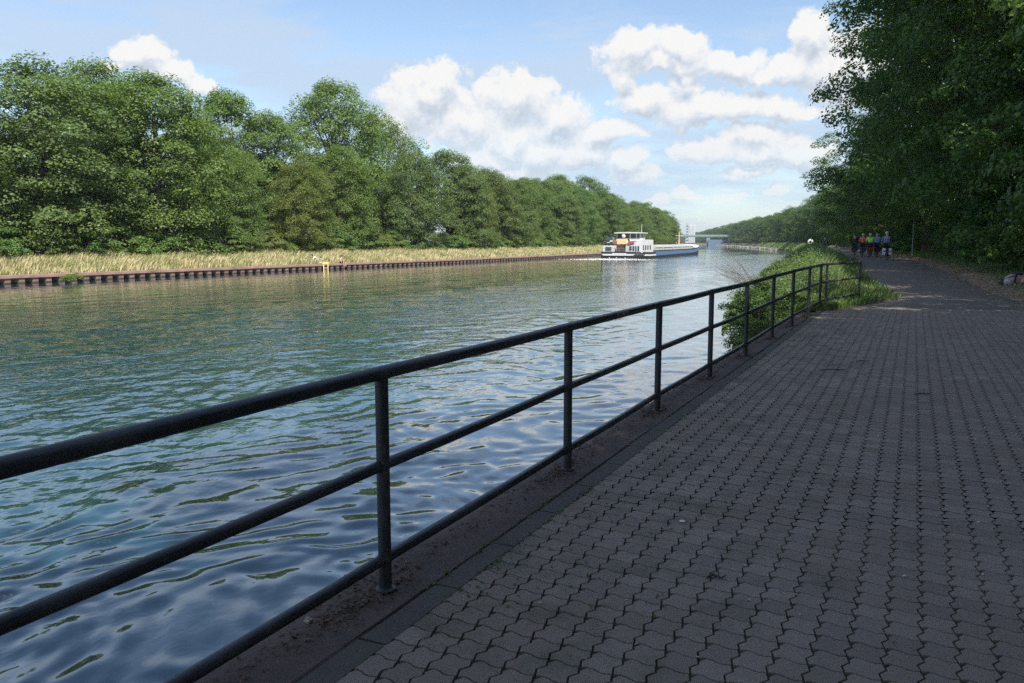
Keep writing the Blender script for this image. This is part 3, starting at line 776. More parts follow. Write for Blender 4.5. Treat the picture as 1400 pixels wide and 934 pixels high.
# right-hand wood beside the path
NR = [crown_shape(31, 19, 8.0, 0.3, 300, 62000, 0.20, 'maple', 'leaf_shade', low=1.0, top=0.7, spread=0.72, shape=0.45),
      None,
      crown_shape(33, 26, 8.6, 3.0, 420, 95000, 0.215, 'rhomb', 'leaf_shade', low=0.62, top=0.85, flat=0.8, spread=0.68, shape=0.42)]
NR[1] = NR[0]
RIGHT = [ # s, offset from the path centre, kind, height factor, width factor, label
 (30, 10.6, 0, 1.0, 1.00, 'nearest dark maple beside the bag, leaves filling the right border'),
 (39, 9.4, 1, 1.0, 1.00, 'dark maple behind the bag, second of the wall of trees on the right'),
 (46, 6.6, 2, 1.0, 1.0, 'tall dark maple overhanging the path before the cyclists, its twigs drawn against the sky'),
 (55, 5.9, 2, 1.05, 1.0, 'dark maple above the cyclists, a few orange leaves at its side'),
 (65, 5.6, 2, 1.0, 1.0, 'shaded maple just beyond the cyclists'),
 (77, 5.0, 2, 0.82, 0.97, 'shaded tree over the path between the group of cyclists and the lone rider'),
 (91, 4.9, 2, 0.62, 0.95, 'dark tree beside the lone distant rider'),
 (108, 4.9, 2, 0.50, 0.95, 'tree with a sunlit yellow green flank behind the lone distant rider')]
GR = 'trees shading the path on the right'
for i, (s, off, k, hf, wf, lab) in enumerate(RIGHT):
    plant_tree('maple_tree', NR[k], float(path_c(s)) + off, s, float(ground_rise(s)) + 0.2, wf, hf, i * 1.3, lab, 'tree', GR, (rng.uniform(.9, 1.1), rng.uniform(.95, 1.05), rng.uniform(.85, 1)))
for i, s in enumerate([-34, -25, -17, -10, -3, 4, 12, 21]):
    plant_tree('maple_tree', NR[2 if s < 8 else 0], float(path_c(s)) + (9.0 if s < 0 else 10.0) + (i % 2), s, 0.2, 1.0, 0.95, i * 2.2, 'maple beside the path outside the view, shading the paving', 'tree', GR)
for i, s in enumerate([-30, -19, -8, 3, 13, 23, 33, 44, 57]):  # unseen second row, added so the near paving lies fully in shade
    plant_tree('maple_tree', NR[2], float(path_c(s)) + 21 + (i % 3), s, 0.4, 1.0, 0.95, i * 1.7, 'tall unseen maple added in a second row behind the path trees to deepen the shade', 'tree', GR)
for i, s in enumerate(np.arange(124, 330, 12)):
    h = rng.uniform(13, 17)
    plant_tree('broadleaf_tree', FB[[0, 1, 3][i % 3]], float(path_c(s)) + rng.uniform(5.5, 8), s, 0.6, h / 16 * 1.2, h / 16, rng.uniform(0, 6), 'tree of the near bank past the lone rider, one crown among many', 'tree', 'trees along the near bank in the distance', T_DARK)
for i, s in enumerate(np.arange(345, 1350, 22)):
    h = rng.uniform(13, 16.5)
    plant_tree('broadleaf_tree', FB[[0, 1, 3][i % 3]], float(path_c(s)) + rng.uniform(6, 11), s, 0.6, h / 16 * 1.5, h / 16, rng.uniform(0, 6), 'distant hazy tree on the near bank towards the bridge, one crown among many', 'tree', 'trees along the near bank in the distance', T_DARK)
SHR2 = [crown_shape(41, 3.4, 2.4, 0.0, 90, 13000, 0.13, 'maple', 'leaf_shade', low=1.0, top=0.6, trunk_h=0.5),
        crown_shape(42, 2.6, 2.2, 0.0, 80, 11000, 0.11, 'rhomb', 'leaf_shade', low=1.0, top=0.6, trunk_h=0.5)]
def shrub_label(s):
    for lim, where in ((29, 'right behind the travel bag'), (36, 'in the stretch of verge just past the travel bag'), (45, 'halfway between the travel bag and the cyclists'), (54, 'on the verge shortly before the cyclists'), (62, 'beside the cyclists'), (72, 'beside the slim grey post'), (95, 'on the verge beyond the cyclists')):
        if s < lim: return 'dark green shrub under the maples ' + where
    return 'dark green shrub at the far end of the shaded path, level with the lone rider'
for i, s in enumerate(np.concatenate([np.arange(24, 60, 2.4), np.arange(60, 130, 4.5)])):
    q = rng.uniform(0.8, 1.15)
    plant_tree('shrub', SHR2[i % 2], edge_r(s) + 3.6 + rng.uniform(-0.2, 0.9), s, float(ground_rise(s)) + 0.15, q, q, rng.uniform(0, 6), shrub_label(s), 'shrub', 'shrubs under the maples', (rng.uniform(.9, 1.2), rng.uniform(.95, 1.2), 1))

# ------------------------------------------------------------------ grasses and herbs (nobody could count them)
def blades(name, X, Y, Z, H, W, lean, mat, r):
    n = len(X); a = r.uniform(0, 2 * np.pi, n); dx, dy = np.cos(a), np.sin(a)
    la = lean * r.normal(0.7, 0.6, n); lx = la * H * 0.35 + r.normal(0, .12, n) * H; ly = r.normal(0.25, .22, n) * H * lean
    b0 = np.stack([X - dx * W / 2, Y - dy * W / 2, Z], 1); b1 = np.stack([X + dx * W / 2, Y + dy * W / 2, Z], 1)
    m0 = np.stack([X + lx * .35 - dx * W * .35, Y + ly * .35 - dy * W * .35, Z + H * .6], 1); m1 = np.stack([X + lx * .35 + dx * W * .35, Y + ly * .35 + dy * W * .35, Z + H * .6], 1)
    t = np.stack([X + lx, Y + ly, Z + H * r.uniform(.85, 1.0, n)], 1)
    V = np.stack([b0, b1, m1, m0, t], 1).reshape(-1, 3); i = np.arange(n)[:, None] * 5
    me = mesh_np(name, V, [np.concatenate([i + [[0, 1, 2, 3]]]), np.concatenate([i + [[3, 2, 4]]])], mat)
    o = link(name, me); o['kind'] = 'stuff'; return o
r = np.random.default_rng(3)
# straw-coloured grass of the far bank
n = 88000
s = 8 + 232 * r.random(n) ** 1.25
u = 0.7 + 8.6 * r.random(n)
fx = far_bank(s)
zz = np.interp(u, [0.7, 2, 5, 9, 16], [-.80, -.66, -.25, .12, .35])
hh = (0.42 + 0.5 * r.random(n)) * np.interp(u, [0.7, 2.2, 9.3], [.55, 1, 1.0]) * (0.7 + 0.6 * (np.sin(s * .9) * np.sin(s * .37 + u) * .5 + .5))
g = blades('far_bank_grass', fx - u, s, zz, hh, 0.055 * (1 + s / 160), 1.0, M['dry_grass'], r)
tag(g, 'tall straw coloured grass strip between the far sheet piling and the brambles', 'grass')
# near bank grass triangle and herbs beyond the railing
n = 42000
s = 20.8 + 110 * r.random(n) ** 2.2
nb = near_bank(s); el = np.array([edge_l(q) for q in s])
f = r.random(n) ** 0.8
x = el + 0.25 + (nb + 0.3 - el) * f - 0.15
g0 = ground_rise(s)
zz = np.interp(f, [0, .08, .45, .75, 1], [0, 1, 2, 3, 4])
zz = np.where(f < .45, g0 + 0.03 - 0.08 * f, np.where(f < .75, g0 - .05 + (f - .45) / .3 * ((g0 - 1) * .6 - g0 + .05), (g0 - 1) * .6 + (f - .75) / .25 * (-1.05 - (g0 - 1) * .6)))
hh = (0.10 + 0.14 * r.random(n)) + sm(f, 0.12, 0.5) * (0.35 + 0.6 * r.random(n)) * sm(s, 22, 30)
g = blades('near_bank_grass', x, s, zz - 0.03, hh, 0.014 + 0.0006 * s, 0.6, M['green_grass'], r)
tag(g, 'green grass and weeds between the railing end, the path and the water', 'grass')
n = 26000; s = 150 + 260 * r.random(n) ** 1.3; nb = near_bank(s); f = r.random(n); e2 = path_c(s) - 1.9
zz = np.where(f < .45, .45, np.where(f < .75, .45 + (f - .45) / .3 * (-.3 - .45), -.3 + (f - .75) / .25 * (-1.05 + .3)))
g = blades('far_verge_grass', e2 + (nb + .3 - e2) * f, s, zz - .05, .5 + .7 * r.random(n), .05 * (1 + s / 110), .8, M['green_grass'], r)
tag(g, 'pale green grass along the near bank where it bends away in the distance', 'grass')
def herb_mass(name, n, size, fun, mat, label, r):
    C, Nn = fun(n, r); me = leaves_mesh(name, C, Nn, size, M[mat], 'rhomb', r); o = link(name, me); o['kind'] = 'stuff'
    o.color = (1, 1, 1, 1); return tag(o, label, 'weeds')
def bank_herbs(n, r):
    s = 23 + 95 * r.random(n) ** 1.8; nb = near_bank(s); el = np.array([edge_l(q) for q in s])
    f = 0.22 + 0.78 * r.random(n); g0 = ground_rise(s)
    x = el - 0.3 + (nb - 0.2 - el) * f
    zg = np.where(f < .45, g0 - 0.05, np.where(f < .75, g0 - .05 + (f - .45) / .3 * ((g0 - 1) * .6 - g0 + .05), (g0 - 1) * .6 + (f - .75) / .25 * (-1.05 - (g0 - 1) * .6)))
    lump = 0.55 + 0.45 * np.sin(s * 1.3 + 2 * f) * np.sin(s * .55 + 9 * f) + 0.2 * np.sin(s * 3.1 + 15 * f)
    top = (0.35 + 0.85 * np.clip(lump, 0, 1.2)) * sm(f, 0.18, 0.45) * sm(s, 21, 27) + 0.1
    z = zg + top * r.random(n) ** 0.45
    return np.stack([x, s, z], 1), np.stack([r.normal(-.2, .5, n), r.normal(-.3, .5, n), np.full(n, .8)], 1)
herb_mass('bank_herbs', 80000, 0.062, bank_herbs, 'leaf_herb', 'rank nettles and weeds covering the near bank beyond the railing', r)
def verge_herbs(n, r):
    s = 22 + 88 * r.random(n) ** 1.6; er = np.array([edge_r(q) for q in s]); u = r.random(n) ** 0.8
    x = er + 1.25 + 3.2 * u; z = ground_rise(s) + 0.08 + 0.2 * u + (0.04 + 0.5 * u ** 1.4) * r.random(n)
    return np.stack([x, s, z], 1), np.stack([r.normal(-.2, .5, n), r.normal(-.2, .5, n), np.full(n, .8)], 1)
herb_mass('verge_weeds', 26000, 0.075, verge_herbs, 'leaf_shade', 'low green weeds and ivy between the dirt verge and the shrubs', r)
n = 9000; s = 22 + 70 * r.random(n) ** 1.5; er = np.array([edge_r(q) for q in s]); u = r.random(n) ** 0.7
g = blades('verge_grass', er + 0.7 + 2.0 * u, s, ground_rise(s) + 0.03 + 0.1 * u, 0.08 + 0.22 * r.random(n) * u, 0.014 + 0.0005 * s, 0.7, M['green_grass'], r)
tag(g, 'thin grass at the edge of the dirt verge right of the path', 'grass')
# bushes on the near bank
BUSH = [crown_shape(51, 2.6, 1.10, 0.1, 60, 12000, 0.072, 'rhomb', 'leaf_herb', low=0.8, top=0.9, trunk_h=0.7, spread=1.15),
        crown_shape(52, 1.9, 1.05, 0.0, 50, 11000, 0.064, 'rhomb', 'leaf_herb', low=1.0, top=0.7, trunk_h=0.6, spread=1.2)]
NBUSH = [(19.8, -3.2, -1.05, 0, .66, 'small tree like elder bush rising from the water edge behind the railing'),
         (22.5, -3.35, -1.0, 1, .64, 'rounded green bush just beyond the elder, behind the far railing posts'),
         (25.4, -3.9, -0.9, 0, .52, 'taller leafy bush at the middle of the near bank, above the railing'),
         (28.8, -4.4, -0.8, 1, .62, 'wide leafy bush at the water edge beyond the railing end'),
         (33.2, -4.9, -0.7, 0, .52, 'bush with grey green leaves leaning over the water past the railing end'),
         (39.0, -5.5, -0.6, 1, .7, 'low bush where the near bank narrows, below the lone rider'),
         (17.9, -2.95, -1.3, 1, .62, 'low sprig of leaves growing at the foot of the quay wall')]
for i, (s, x, z, k, q, lab) in enumerate(NBUSH):
    plant_tree('bush', BUSH[k], x, s, z, q, q, i * 1.9, lab, 'bush', 'bushes on the near bank', (rng.uniform(.85, 1.15), 1.0, rng.uniform(.8, 1.1)))
# bare dry stems fanning out over the water
dry = plain('dry_stem', (0.10, 0.08, 0.068), 0.9)
b = MB(); rr_ = random.Random(4)
for i in range(34):
    a = rr_.uniform(-0.5, 0.9); L_ = rr_.uniform(0.9, 2.1); lx = -rr_.uniform(0.25, 0.95)
    p0 = Vector((rr_.uniform(-.15, .15), rr_.uniform(-.3, .3), 0)); dirv = Vector((lx, a * 0.5, rr_.uniform(0.55, 1.0))).normalized()
    p1 = p0 + dirv * L_ * .5; p2 = p0 + dirv * L_ + Vector((-.12, 0, -.10)) * L_
    b.tube([p0, p1, p2], [.008, .005, .002], 4)
    for q in range(2):
        c0 = p1.lerp(p2, rr_.uniform(0, .7)); b.tube([c0, c0 + Vector((rr_.uniform(-.3, .05), rr_.uniform(-.2, .2), rr_.uniform(.05, .3)))], [.005, .002], 4)
o = b.build('dry_stems', dry, loc=(-4.9, 29.5, -0.3))
tag(o, 'spray of bare dry stems leaning out over the water beyond the railing', 'dead plant')

# ------------------------------------------------------------------ litter on the ground
litter = plain('dead_leaf', (0.14, 0.088, 0.066), 0.9, var=0.5, scale=9)
pale = plain('pale_leaf', (0.42, 0.38, 0.28), 0.9, var=0.4, scale=9)
def scatter(name, X, Y, Z, size, mat, label, kind='rhomb'):
    n = len(X); Nn = np.stack([r.normal(0, .35, n), r.normal(0, .35, n), np.ones(n)], 1)
    o = link(name, leaves_mesh(name, np.stack([X, Y, Z], 1), Nn, size, mat, kind, r)); o['kind'] = 'stuff'; return tag(o, label, 'litter')
X, Y = [], []
for (px, s) in POSTS:
    k = 240; X += list(np.clip(px + r.normal(-.02, .05, k), -2.32, -2.0)); Y += list(s + r.normal(-.1, .2, k))
k = 2200; X += list(r.uniform(-2.31, -2.12, k)); Y += list(1 + 19 * r.random(k))
X, Y = np.array(X), np.array(Y)
scatter('coping_litter', X, Y, 0.006 + 0.012 * r.random(len(X)), 0.024, litter, 'dry brown leaf crumbs lying along the coping at the railing posts')
k = 900; Y = 2 + 20 * r.random(k) ** 0.8; X = r.uniform(-1.85, 3.0, k)
scatter('paving_litter', X, Y, np.full(k, 0.006), 0.020, pale, 'small pale leaf scraps scattered over the paving')
k = 2600; Y = 2 + 20 * r.random(k); Y = Y[np.sin(Y * 3.1) * np.sin(Y * 1.3 + 1) + r.normal(0, .3, k) > .1]; k = len(Y); X = np.where(r.random(k) < .65, np.where(r.random(k) < .5, -1.84, -1.978) + r.normal(0, .012, k), -1.85 + 1.0 * r.random(k) ** 2)
scatter('moss_crumbs', X, Y, 0.003 + 0.008 * r.random(k), 0.022, plain('dull_moss', (0.075, 0.11, 0.032), 0.95, var=.3), 'moss and weed crumbs in the joints beside the edging')
k = 2600; Y = 22 + 60 * r.random(k) ** 1.5; X = np.array([edge_r(q) for q in Y]) + r.normal(0.55, .5, k)
scatter('verge_litter', X, Y, ground_rise(Y) + 0.045 + 0.05 * np.clip(X - np.array([edge_r(q) for q in Y]), 0, 2), 0.075, plain('brown_leaf', (0.40, 0.27, 0.16), .9, var=.5), 'brown fallen leaves on the dirt verge right of the path')
twig_m = plain('twig', (0.05, 0.04, 0.032), .9)
for i, (px, py, L_, lab) in enumerate([(1140, 506, .36, 'crooked dark twig on the paving, longest one near the middle'), (1262, 539, .2, 'short dark twig on the paving right of the long one'), (1180, 494, .22, 'dark twig farther back on the paving'), (980, 790, .10, 'tiny twig lying on the near pavers')]):
    p = on_z(px, py, 0.008); a = rng.uniform(-.4, .2) + TH
    b = MB(); b.tube([(-L_ / 2, 0, 0), (-L_ * .15, .02, .008), (L_ * .2, -.012, .004), (L_ / 2, .02, .006)], [.005, .007, .006, .003], 5)
    b.tube([(L_ * .1, 0, .004), (L_ * .2, .06, .012)], [.004, .002], 4)
    tag(b.build('twig', twig_m, loc=tuple(p), rot=(0, 0, a)), lab, 'twig', 'twigs on the paving')
p = on_z(933, 713, 0.004); b = MB(); b.lathe([(.0, .0), (.017, .0), (.019, .003), (.015, .006), (.0, .0065)], 14)
tag(b.build('flat_pebble', plain('chalk', (.6, .59, .56), .8, var=.2, scale=60), None, True, loc=tuple(p)), 'round white flat pebble lying on the near paving', 'pebble')
p = on_z(421, 849, 0.014); b = MB(); b.ell((0, 0, 0), (.017, .02, .016), 9, 7, .45, 3)
tag(b.build('stone', plain('stone', (.33, .30, .24), .9, var=.3, scale=50), None, loc=tuple(p)), 'small pale stone on the coping near the lower border', 'stone')

# ------------------------------------------------------------------ far bank sheet piling
piling = empty('sheet_piling', (-58.4, 60, -1.38), 0, 'rusty sheet pile wall with capping beam along the far bank', 'quay wall')
PW = 1.05
def pan_mesh():
    b = MB(); zs = (-1.2, 0.44)     # local z above water
    pr = [(-.42, -PW * .5), (-.42, -PW * .335), (0, -PW * .20), (0, PW * .20), (-.42, PW * .335), (-.42, PW * .5)]
    for i in range(5):
        (x0, y0), (x1, y1) = pr[i], pr[i + 1]
        t = .015
        b.add([(x0, y0, zs[0]), (x1, y1, zs[0]), (x1, y1, zs[1]), (x0, y0, zs[1]), (x0 - t, y0, zs[0]), (x1 - t, y1, zs[0]), (x1 - t, y1, zs[1]), (x0 - t, y0, zs[1])],
              [(0, 1, 2, 3), (7, 6, 5, 4), (3, 2, 6, 7)])
    return b.mesh('sheet_pile', M['rust'])
pm = pan_mesh()
s = 14.0
while s < 262:
    dx = float(far_bank(s + .5) - far_bank(s - .5)); a = math.atan2(-dx, 1.0)
    loc(link('sheet_pile', pm, None, (float(far_bank(s)), s, WATER), (rng.normal(0, .012), rng.normal(0, .012), a + rng.normal(0, .02))), piling)
    s += PW * math.cos(a)
vs, fs = [], []
ss_ = np.concatenate([np.arange(8, 262, 2.0), np.arange(262, 520, 10)])
for s in ss_:
    x = float(far_bank(s)); jz = rng.normal(0, .008)
    for (dx, z) in ((.10, .40), (.10, .60), (-.55, .62), (-.72, .40)): vs.append((x + dx, s, WATER + z + jz))
for i in range(len(ss_) - 1):
    for k in range(4): fs.append((i * 4 + k, i * 4 + (k + 1) % 4, i * 4 + 4 + (k + 1) % 4, i * 4 + 4 + k))
b = MB(); b.add(vs, fs); loc(b.build('capping_beam', M['rust_cap']), piling)
b = MB()
vs, fs = [], []
for s in ss_:
    x = float(far_bank(s)); vs += [(x - .5, s, -3.2), (x - .5, s, WATER + .41)]
for i in range(len(ss_) - 1): fs.append((2 * i, 2 * i + 2, 2 * i + 3, 2 * i + 1))
b.add(vs, fs); loc(b.build('wall_back', M['rust']), piling)
# tufts growing over the wall
for i, (px, py) in enumerate([(105, 378), (93, 380), (205, 372)]):
    p = on_z(px, py, -0.95); q = .42
    plant_tree('creeper', SHRUB[1], p[0] + .12 if p[0] < -58 else p[0], p[1], -1.2, q * .6, q * .5, i, ['green creeper hanging over the sheet piling near the left border', 'smaller creeper beside it on the sheet piling, nearer the left border', 'thin creeper on the sheet piling below the lime tree'][i], 'creeper', 'creepers on the sheet piling', (1.3, 1.3, 1))

# ------------------------------------------------------------------ people (one continuous skin each)
SKIN = plain('skin', (0.50, 0.32, 0.24), 0.55, var=.06)
def skin_mesh(name, nodes, edges, mat, sub=1):
    """nodes: {key: (pos, radius)}; first key is the root"""
    keys = list(nodes); me = bpy.data.meshes.new(name)
    me.from_pydata([nodes[k][0] for k in keys], [(keys.index(a), keys.index(b)) for a, b in edges], [])
    ob = bpy.data.objects.new(name, me); COL.objects.link(ob)
    md = ob.modifiers.new('skin', 'SKIN'); md.use_smooth_shade = True
    for i, k in enumerate(keys):
        v = me.skin_vertices[0].data[i]; rad = nodes[k][1]
        v.radius = rad if isinstance(rad, tuple) else (rad, rad); v.use_root = (i == 0)
    sd = ob.modifiers.new('sub', 'SUBSURF'); sd.levels = sub; sd.render_levels = sub
    dg = bpy.context.evaluated_depsgraph_get(); res = bpy.data.meshes.new_from_object(ob.evaluated_get(dg))
    bpy.data.objects.remove(ob); res.name = name; res.materials.clear(); res.materials.append(mat)
    return res
def V3(*a): return Vector(a)
def person(name, J, looks, label, group=None, loc_=(0, 0, 0), rz=0, short=False):
    """J: joint positions. looks: dict of top, legs, hair, helmet materials"""
    root = empty(name, loc_, rz, label, 'person', group)
    n, e = {}, []
    n['pelvis'] = (J['pelvis'], (.13, .10)); n['waist'] = (J['pelvis'].lerp(J['chest'], .45), (.12, .09)); n['chest'] = (J['chest'], (.15, .10))
    n['neck'] = (J['neck'], .052); hd = J['head'] - J['neck']; n['jaw'] = (J['neck'] + hd * .5, (.065, .075)); n['head'] = (J['head'], (.078, .092)); n['crown'] = (J['head'] + hd.normalized() * .075, (.06, .07))
    e += [('pelvis', 'waist'), ('waist', 'chest'), ('chest', 'neck'), ('neck', 'jaw'), ('jaw', 'head'), ('head', 'crown')]
    for s in 'LR':
        n['sh' + s] = (J['sh' + s], .055); n['el' + s] = (J['el' + s], .040); n['wr' + s] = (J['wr' + s], .027)
        fw = (J['wr' + s] - J['el' + s]).normalized(); pal = J['wr' + s] + fw * .055; n['pa' + s] = (pal, (.030, .018))
        e += [('chest', 'sh' + s), ('sh' + s, 'el' + s), ('el' + s, 'wr' + s), ('wr' + s, 'pa' + s)]
        side = fw.cross(V3(0, 0, 1)).normalized(); dn = V3(0, 0, -1)
        for q, (o_, l_) in enumerate(((-.030, .062), (-.010, .075), (.010, .070), (.030, .055))):
            k1 = pal + side * o_ + fw * (.035); k2 = k1 + fw * l_ * .5 + dn * l_ * .45
            n['f%d%s' % (q, s)] = (k1, .0095); n['g%d%s' % (q, s)] = (k2, .008); e += [('pa' + s, 'f%d%s' % (q, s)), ('f%d%s' % (q, s), 'g%d%s' % (q, s))]
        tside = side * (-1 if s == 'R' else 1); th = J['wr' + s] + fw * .025 + tside * .045
        n['th' + s] = (th, .011); n['tt' + s] = (th + fw * .04 + dn * .02, .009); e += [('wr' + s, 'th' + s), ('th' + s, 'tt' + s)]
        n['hi' + s] = (J['hi' + s], .085); n['kn' + s] = (J['kn' + s], .056); n['an' + s] = (J['an' + s], .038); n['to' + s] = (J['to' + s], (.04, .028))
        e += [('pelvis', 'hi' + s), ('hi' + s, 'kn' + s), ('kn' + s, 'an' + s), ('an' + s, 'to' + s)]
    body = link('body', skin_mesh('body', n, e, SKIN), root)
    # face: nose and ears grow on the head; hair and clothes are children
    fwd = J.get('face', V3(0, 1, 0))
    b = MB(); c = J['head'] - hd.normalized() * .02 + fwd * .095; b.ell(tuple(c), (.014, .020, .022), 6, 5)
    sidev = fwd.cross(V3(0, 0, 1)).normalized()
    for sgn in (-1, 1): b.ell(tuple(J['head'] + sidev * sgn * .085), (.014, .018, .03), 6, 5)
    b.build('face', SKIN, root, True)
    b = MB()
    for sgn in (-1, 1): b.ell(tuple(J['head'] + sidev * sgn * .033 + fwd * .088 + V3(0, 0, .005)), (.011, .008, .008), 6, 5)
    b.ell(tuple(J['head'] + fwd * .090 - hd.normalized() * .062), (.022, .008, .006), 6, 4)
    b.build('eyes_and_mouth', plain('dark_feature', (.05, .03, .03)), root, True)
    if looks.get('hair'):
        b = MB(); b.ell(tuple(J['head'] - fwd * .018 + hd.normalized() * .030), (.098, .105, .100), 12, 8)
        b.build('hair', looks['hair'], root, True)
    if looks.get('helmet'):
        b = MB(); c = J['head'] + hd.normalized() * .055; vs = []
        b.ell(tuple(c), (.108, .135, .085), 14, 8); b.ell(tuple(c + V3(0, -.02, .035)), (.06, .12, .06), 10, 6)
        b.build('helmet', looks['helmet'], root, True)
    if looks.get('top'):
        m = {}; ee = [('pelvis', 'waist'), ('waist', 'chest'), ('chest', 'neck')]
        m['waist'] = (n['waist'][0], (.165, .125)); m['pelvis'] = (n['pelvis'][0].lerp(n['waist'][0], .25), (.16, .125)); m['chest'] = (J['chest'], (.185, .125)); m['neck'] = (J['chest'].lerp(J['neck'], .85), .062)
        for s in 'LR':
            m['sh' + s] = (J['sh' + s], .075); m['el' + s] = (J['el' + s], .056); ee += [('chest', 'sh' + s), ('sh' + s, 'el' + s)]
            if not short: m['wr' + s] = (J['el' + s].lerp(J['wr' + s], .93), .042); ee.append(('el' + s, 'wr' + s))
        link('jacket', skin_mesh('jacket', m, ee, looks['top']), root)
    if looks.get('legs'):
        m = {'pelvis': (J['pelvis'], (.155, .12))}; ee = []
        for s in 'LR':
            m['hi' + s] = (J['hi' + s], .105); m['kn' + s] = (J['kn' + s], .075); ee += [('pelvis', 'hi' + s), ('hi' + s, 'kn' + s)]
            if not looks.get('shorts'): m['an' + s] = (J['kn' + s].lerp(J['an' + s], .92), .055); ee.append(('kn' + s, 'an' + s))
        link('trousers', skin_mesh('trousers', m, ee, looks['legs']), root)
    if looks.get('shoes'):
        for s in 'LR':
            b = MB(); c = J['an' + s].lerp(J['to' + s], .5); b.ell(tuple(c - V3(0, 0, .02)), (.05, .13, .05), 10, 6); b.build('shoe', looks['shoes'], root, True)
    return root
def ride_joints(up, lean, bars=0.98):
    J = {}
    J['pelvis'] = V3(0, -.17, 1.00); J['chest'] = V3(0, .05 + lean, 1.36); J['neck'] = V3(0, .10 + lean * 1.2, 1.49); J['head'] = V3(0, .16 + lean * 1.25, 1.63)
    for s, q in (('L', -1), ('R', 1)):
        J['sh' + s] = V3(q * .20, .08 + lean, 1.42); J['el' + s] = V3(q * .27, .20 + lean * .6, 1.18); J['wr' + s] = V3(q * .25, .42, bars + .05)
        J['hi' + s] = V3(q * .10, -.15, .96)
        hi = up if s == 'L' else not up
        J['kn' + s] = V3(q * .11, .24 if hi else .12, .76 if hi else .58); J['an' + s] = V3(q * .12, .04 if hi else .0, .42 if hi else .17); J['to' + s] = V3(q * .12, .18 if hi else .15, .36 if hi else .10)
    return J
tyre = plain('tyre_rubber', (.018, .018, .02), .8); steel = plain('bike_metal', (.35, .36, .38), .35, .8); blackp = plain('black_plastic', (.02, .02, .022), .5)
def bicycle(loc_, rz, col, label, pann=None, pann_size=(.12, .34, .36), group=None):
    root = empty('bicycle', loc_, rz, label, 'bicycle', group)
    fm = plain('bike_paint', col, .35)
    b = MB(); bb = (0, -.02, .30); rear = (0, -.52, .345); fr = (0, .55, .345); seat = (0, -.20, .88); hd_ = (0, .36, .86); hl = (0, .40, .70)
    for p0, p1 in ((bb, seat), (bb, hl), (seat, hd_), (hd_, hl)): b.tube([p0, p1], .017, 8)
    for q in (-.06, .06):
        b.tube([(q * .5, bb[1], bb[2]), (q, rear[1], rear[2])], .009, 6); b.tube([(q * .4, seat[1], .80), (q, rear[1], rear[2])], .008, 6); b.tube([(q * .7, hl[1], hl[2]), (q, .50, .5), (q, fr[1], fr[2])], .011, 6)
    b.build('frame', fm, root, True)
    for c in (rear, fr):
        w = MB(); w.ring(c, .335, .021, n=28, m=6); wo = w.build('wheel', tyre, root, True)
        w = MB(); w.ring(c, .312, .011, n=28, m=5)
        w.tube([(-.04, c[1], c[2]), (.04, c[1], c[2])], .022, 8); rim = w.build('rim', steel, None); rim.parent = wo
        w = MB()
        for k in range(14):
            a = 2 * math.pi * k / 14; w.tube([(.02 * (-1) ** k, c[1], c[2]), (0, c[1] + .31 * math.cos(a), c[2] + .31 * math.sin(a))], .0016, 3, False)
        sp = w.build('spokes', steel, None); sp.parent = wo
    b = MB(); b.ell((0, -.20, .945), (.085, .14, .035), 10, 6); b.tube([(0, -.20, .86), (0, -.20, .94)], .014, 6); b.build('saddle', blackp, root, True)
    b = MB(); b.tube([(0, .36, .86), (0, .39, .98)], .014, 6); b.tube([(-.30, .40, 1.02), (-.18, .46, 1.0), (0, .39, .99), (.18, .46, 1.0), (.30, .40, 1.02)], .012, 6); b.build('handlebar', steel, root, True)
    b = MB(); b.tube([(-.09, bb[1], bb[2]), (.09, bb[1], bb[2])], .02, 6)
    for q in (-1, 1): b.tube([(q * .09, bb[1], bb[2]), (q * .10, bb[1] + q * .05, bb[2] - q * .17)], .010, 5); b.box(q * .12 - .045, q * .12 + .045, bb[1] + q * .05 - .035, bb[1] + q * .05 + .035, bb[2] - q * .17 - .012, bb[2] - q * .17 + .012)
    b.build('crank', steel, root)
    b = MB()
    for q in (-.07, .07): b.tube([(q, -.28, .72), (q, -.72, .72), (q, rear[1], rear[2])], .006, 5)
    for yv in (-.35, -.5, -.65): b.tube([(-.07, yv, .72), (.07, yv, .72)], .005, 5)
    b.build('rack', blackp, root)
    b = MB(); vs, fs = [], []
    for k in range(11):
        a = math.radians(30 + 14 * k)
        for q in (-.03, .03): vs.append((q, rear[1] + .37 * math.cos(a), rear[2] + .37 * math.sin(a)))
    for k in range(10): fs.append((2 * k, 2 * k + 1, 2 * k + 3, 2 * k + 2))
    b.add(vs, fs); b.build('mudguard', blackp, root)
    b = MB(); b.box(-.03, .03, -.75, -.73, .62, .67); b.build('rear_light', plain('red_lens', (.45, .02, .02), .3), root)
    if pann:
        for q in (-1, 1):
            w, l, h = pann_size; x0 = q * .09; x1 = q * (.09 + w)
            p = MB(); p.hexa([(min(x0, x1), -.70, .70 - h), (max(x0, x1), -.70, .70 - h), (max(x0, x1), -.70 + l * .9, .70 - h), (min(x0, x1), -.70 + l * .9, .70 - h), (min(x0, x1), -.74, .72), (max(x0, x1), -.74, .72), (max(x0, x1), -.74 + l, .72), (min(x0, x1), -.74 + l, .72)])
            po = p.build('pannier', pann, root); md = po.modifiers.new('bevel', 'BEVEL'); md.width = .035; md.segments = 3
            s_ = MB(); s_.box(min(x0, x1) - .004, max(x0, x1) + .004, -.745, -.735, .52, .56); s_.build('strap', blackp, None).parent = po
    return root
def cloth(name, c, **k): return plain(name, c, .8, var=.15, scale=14, **k)
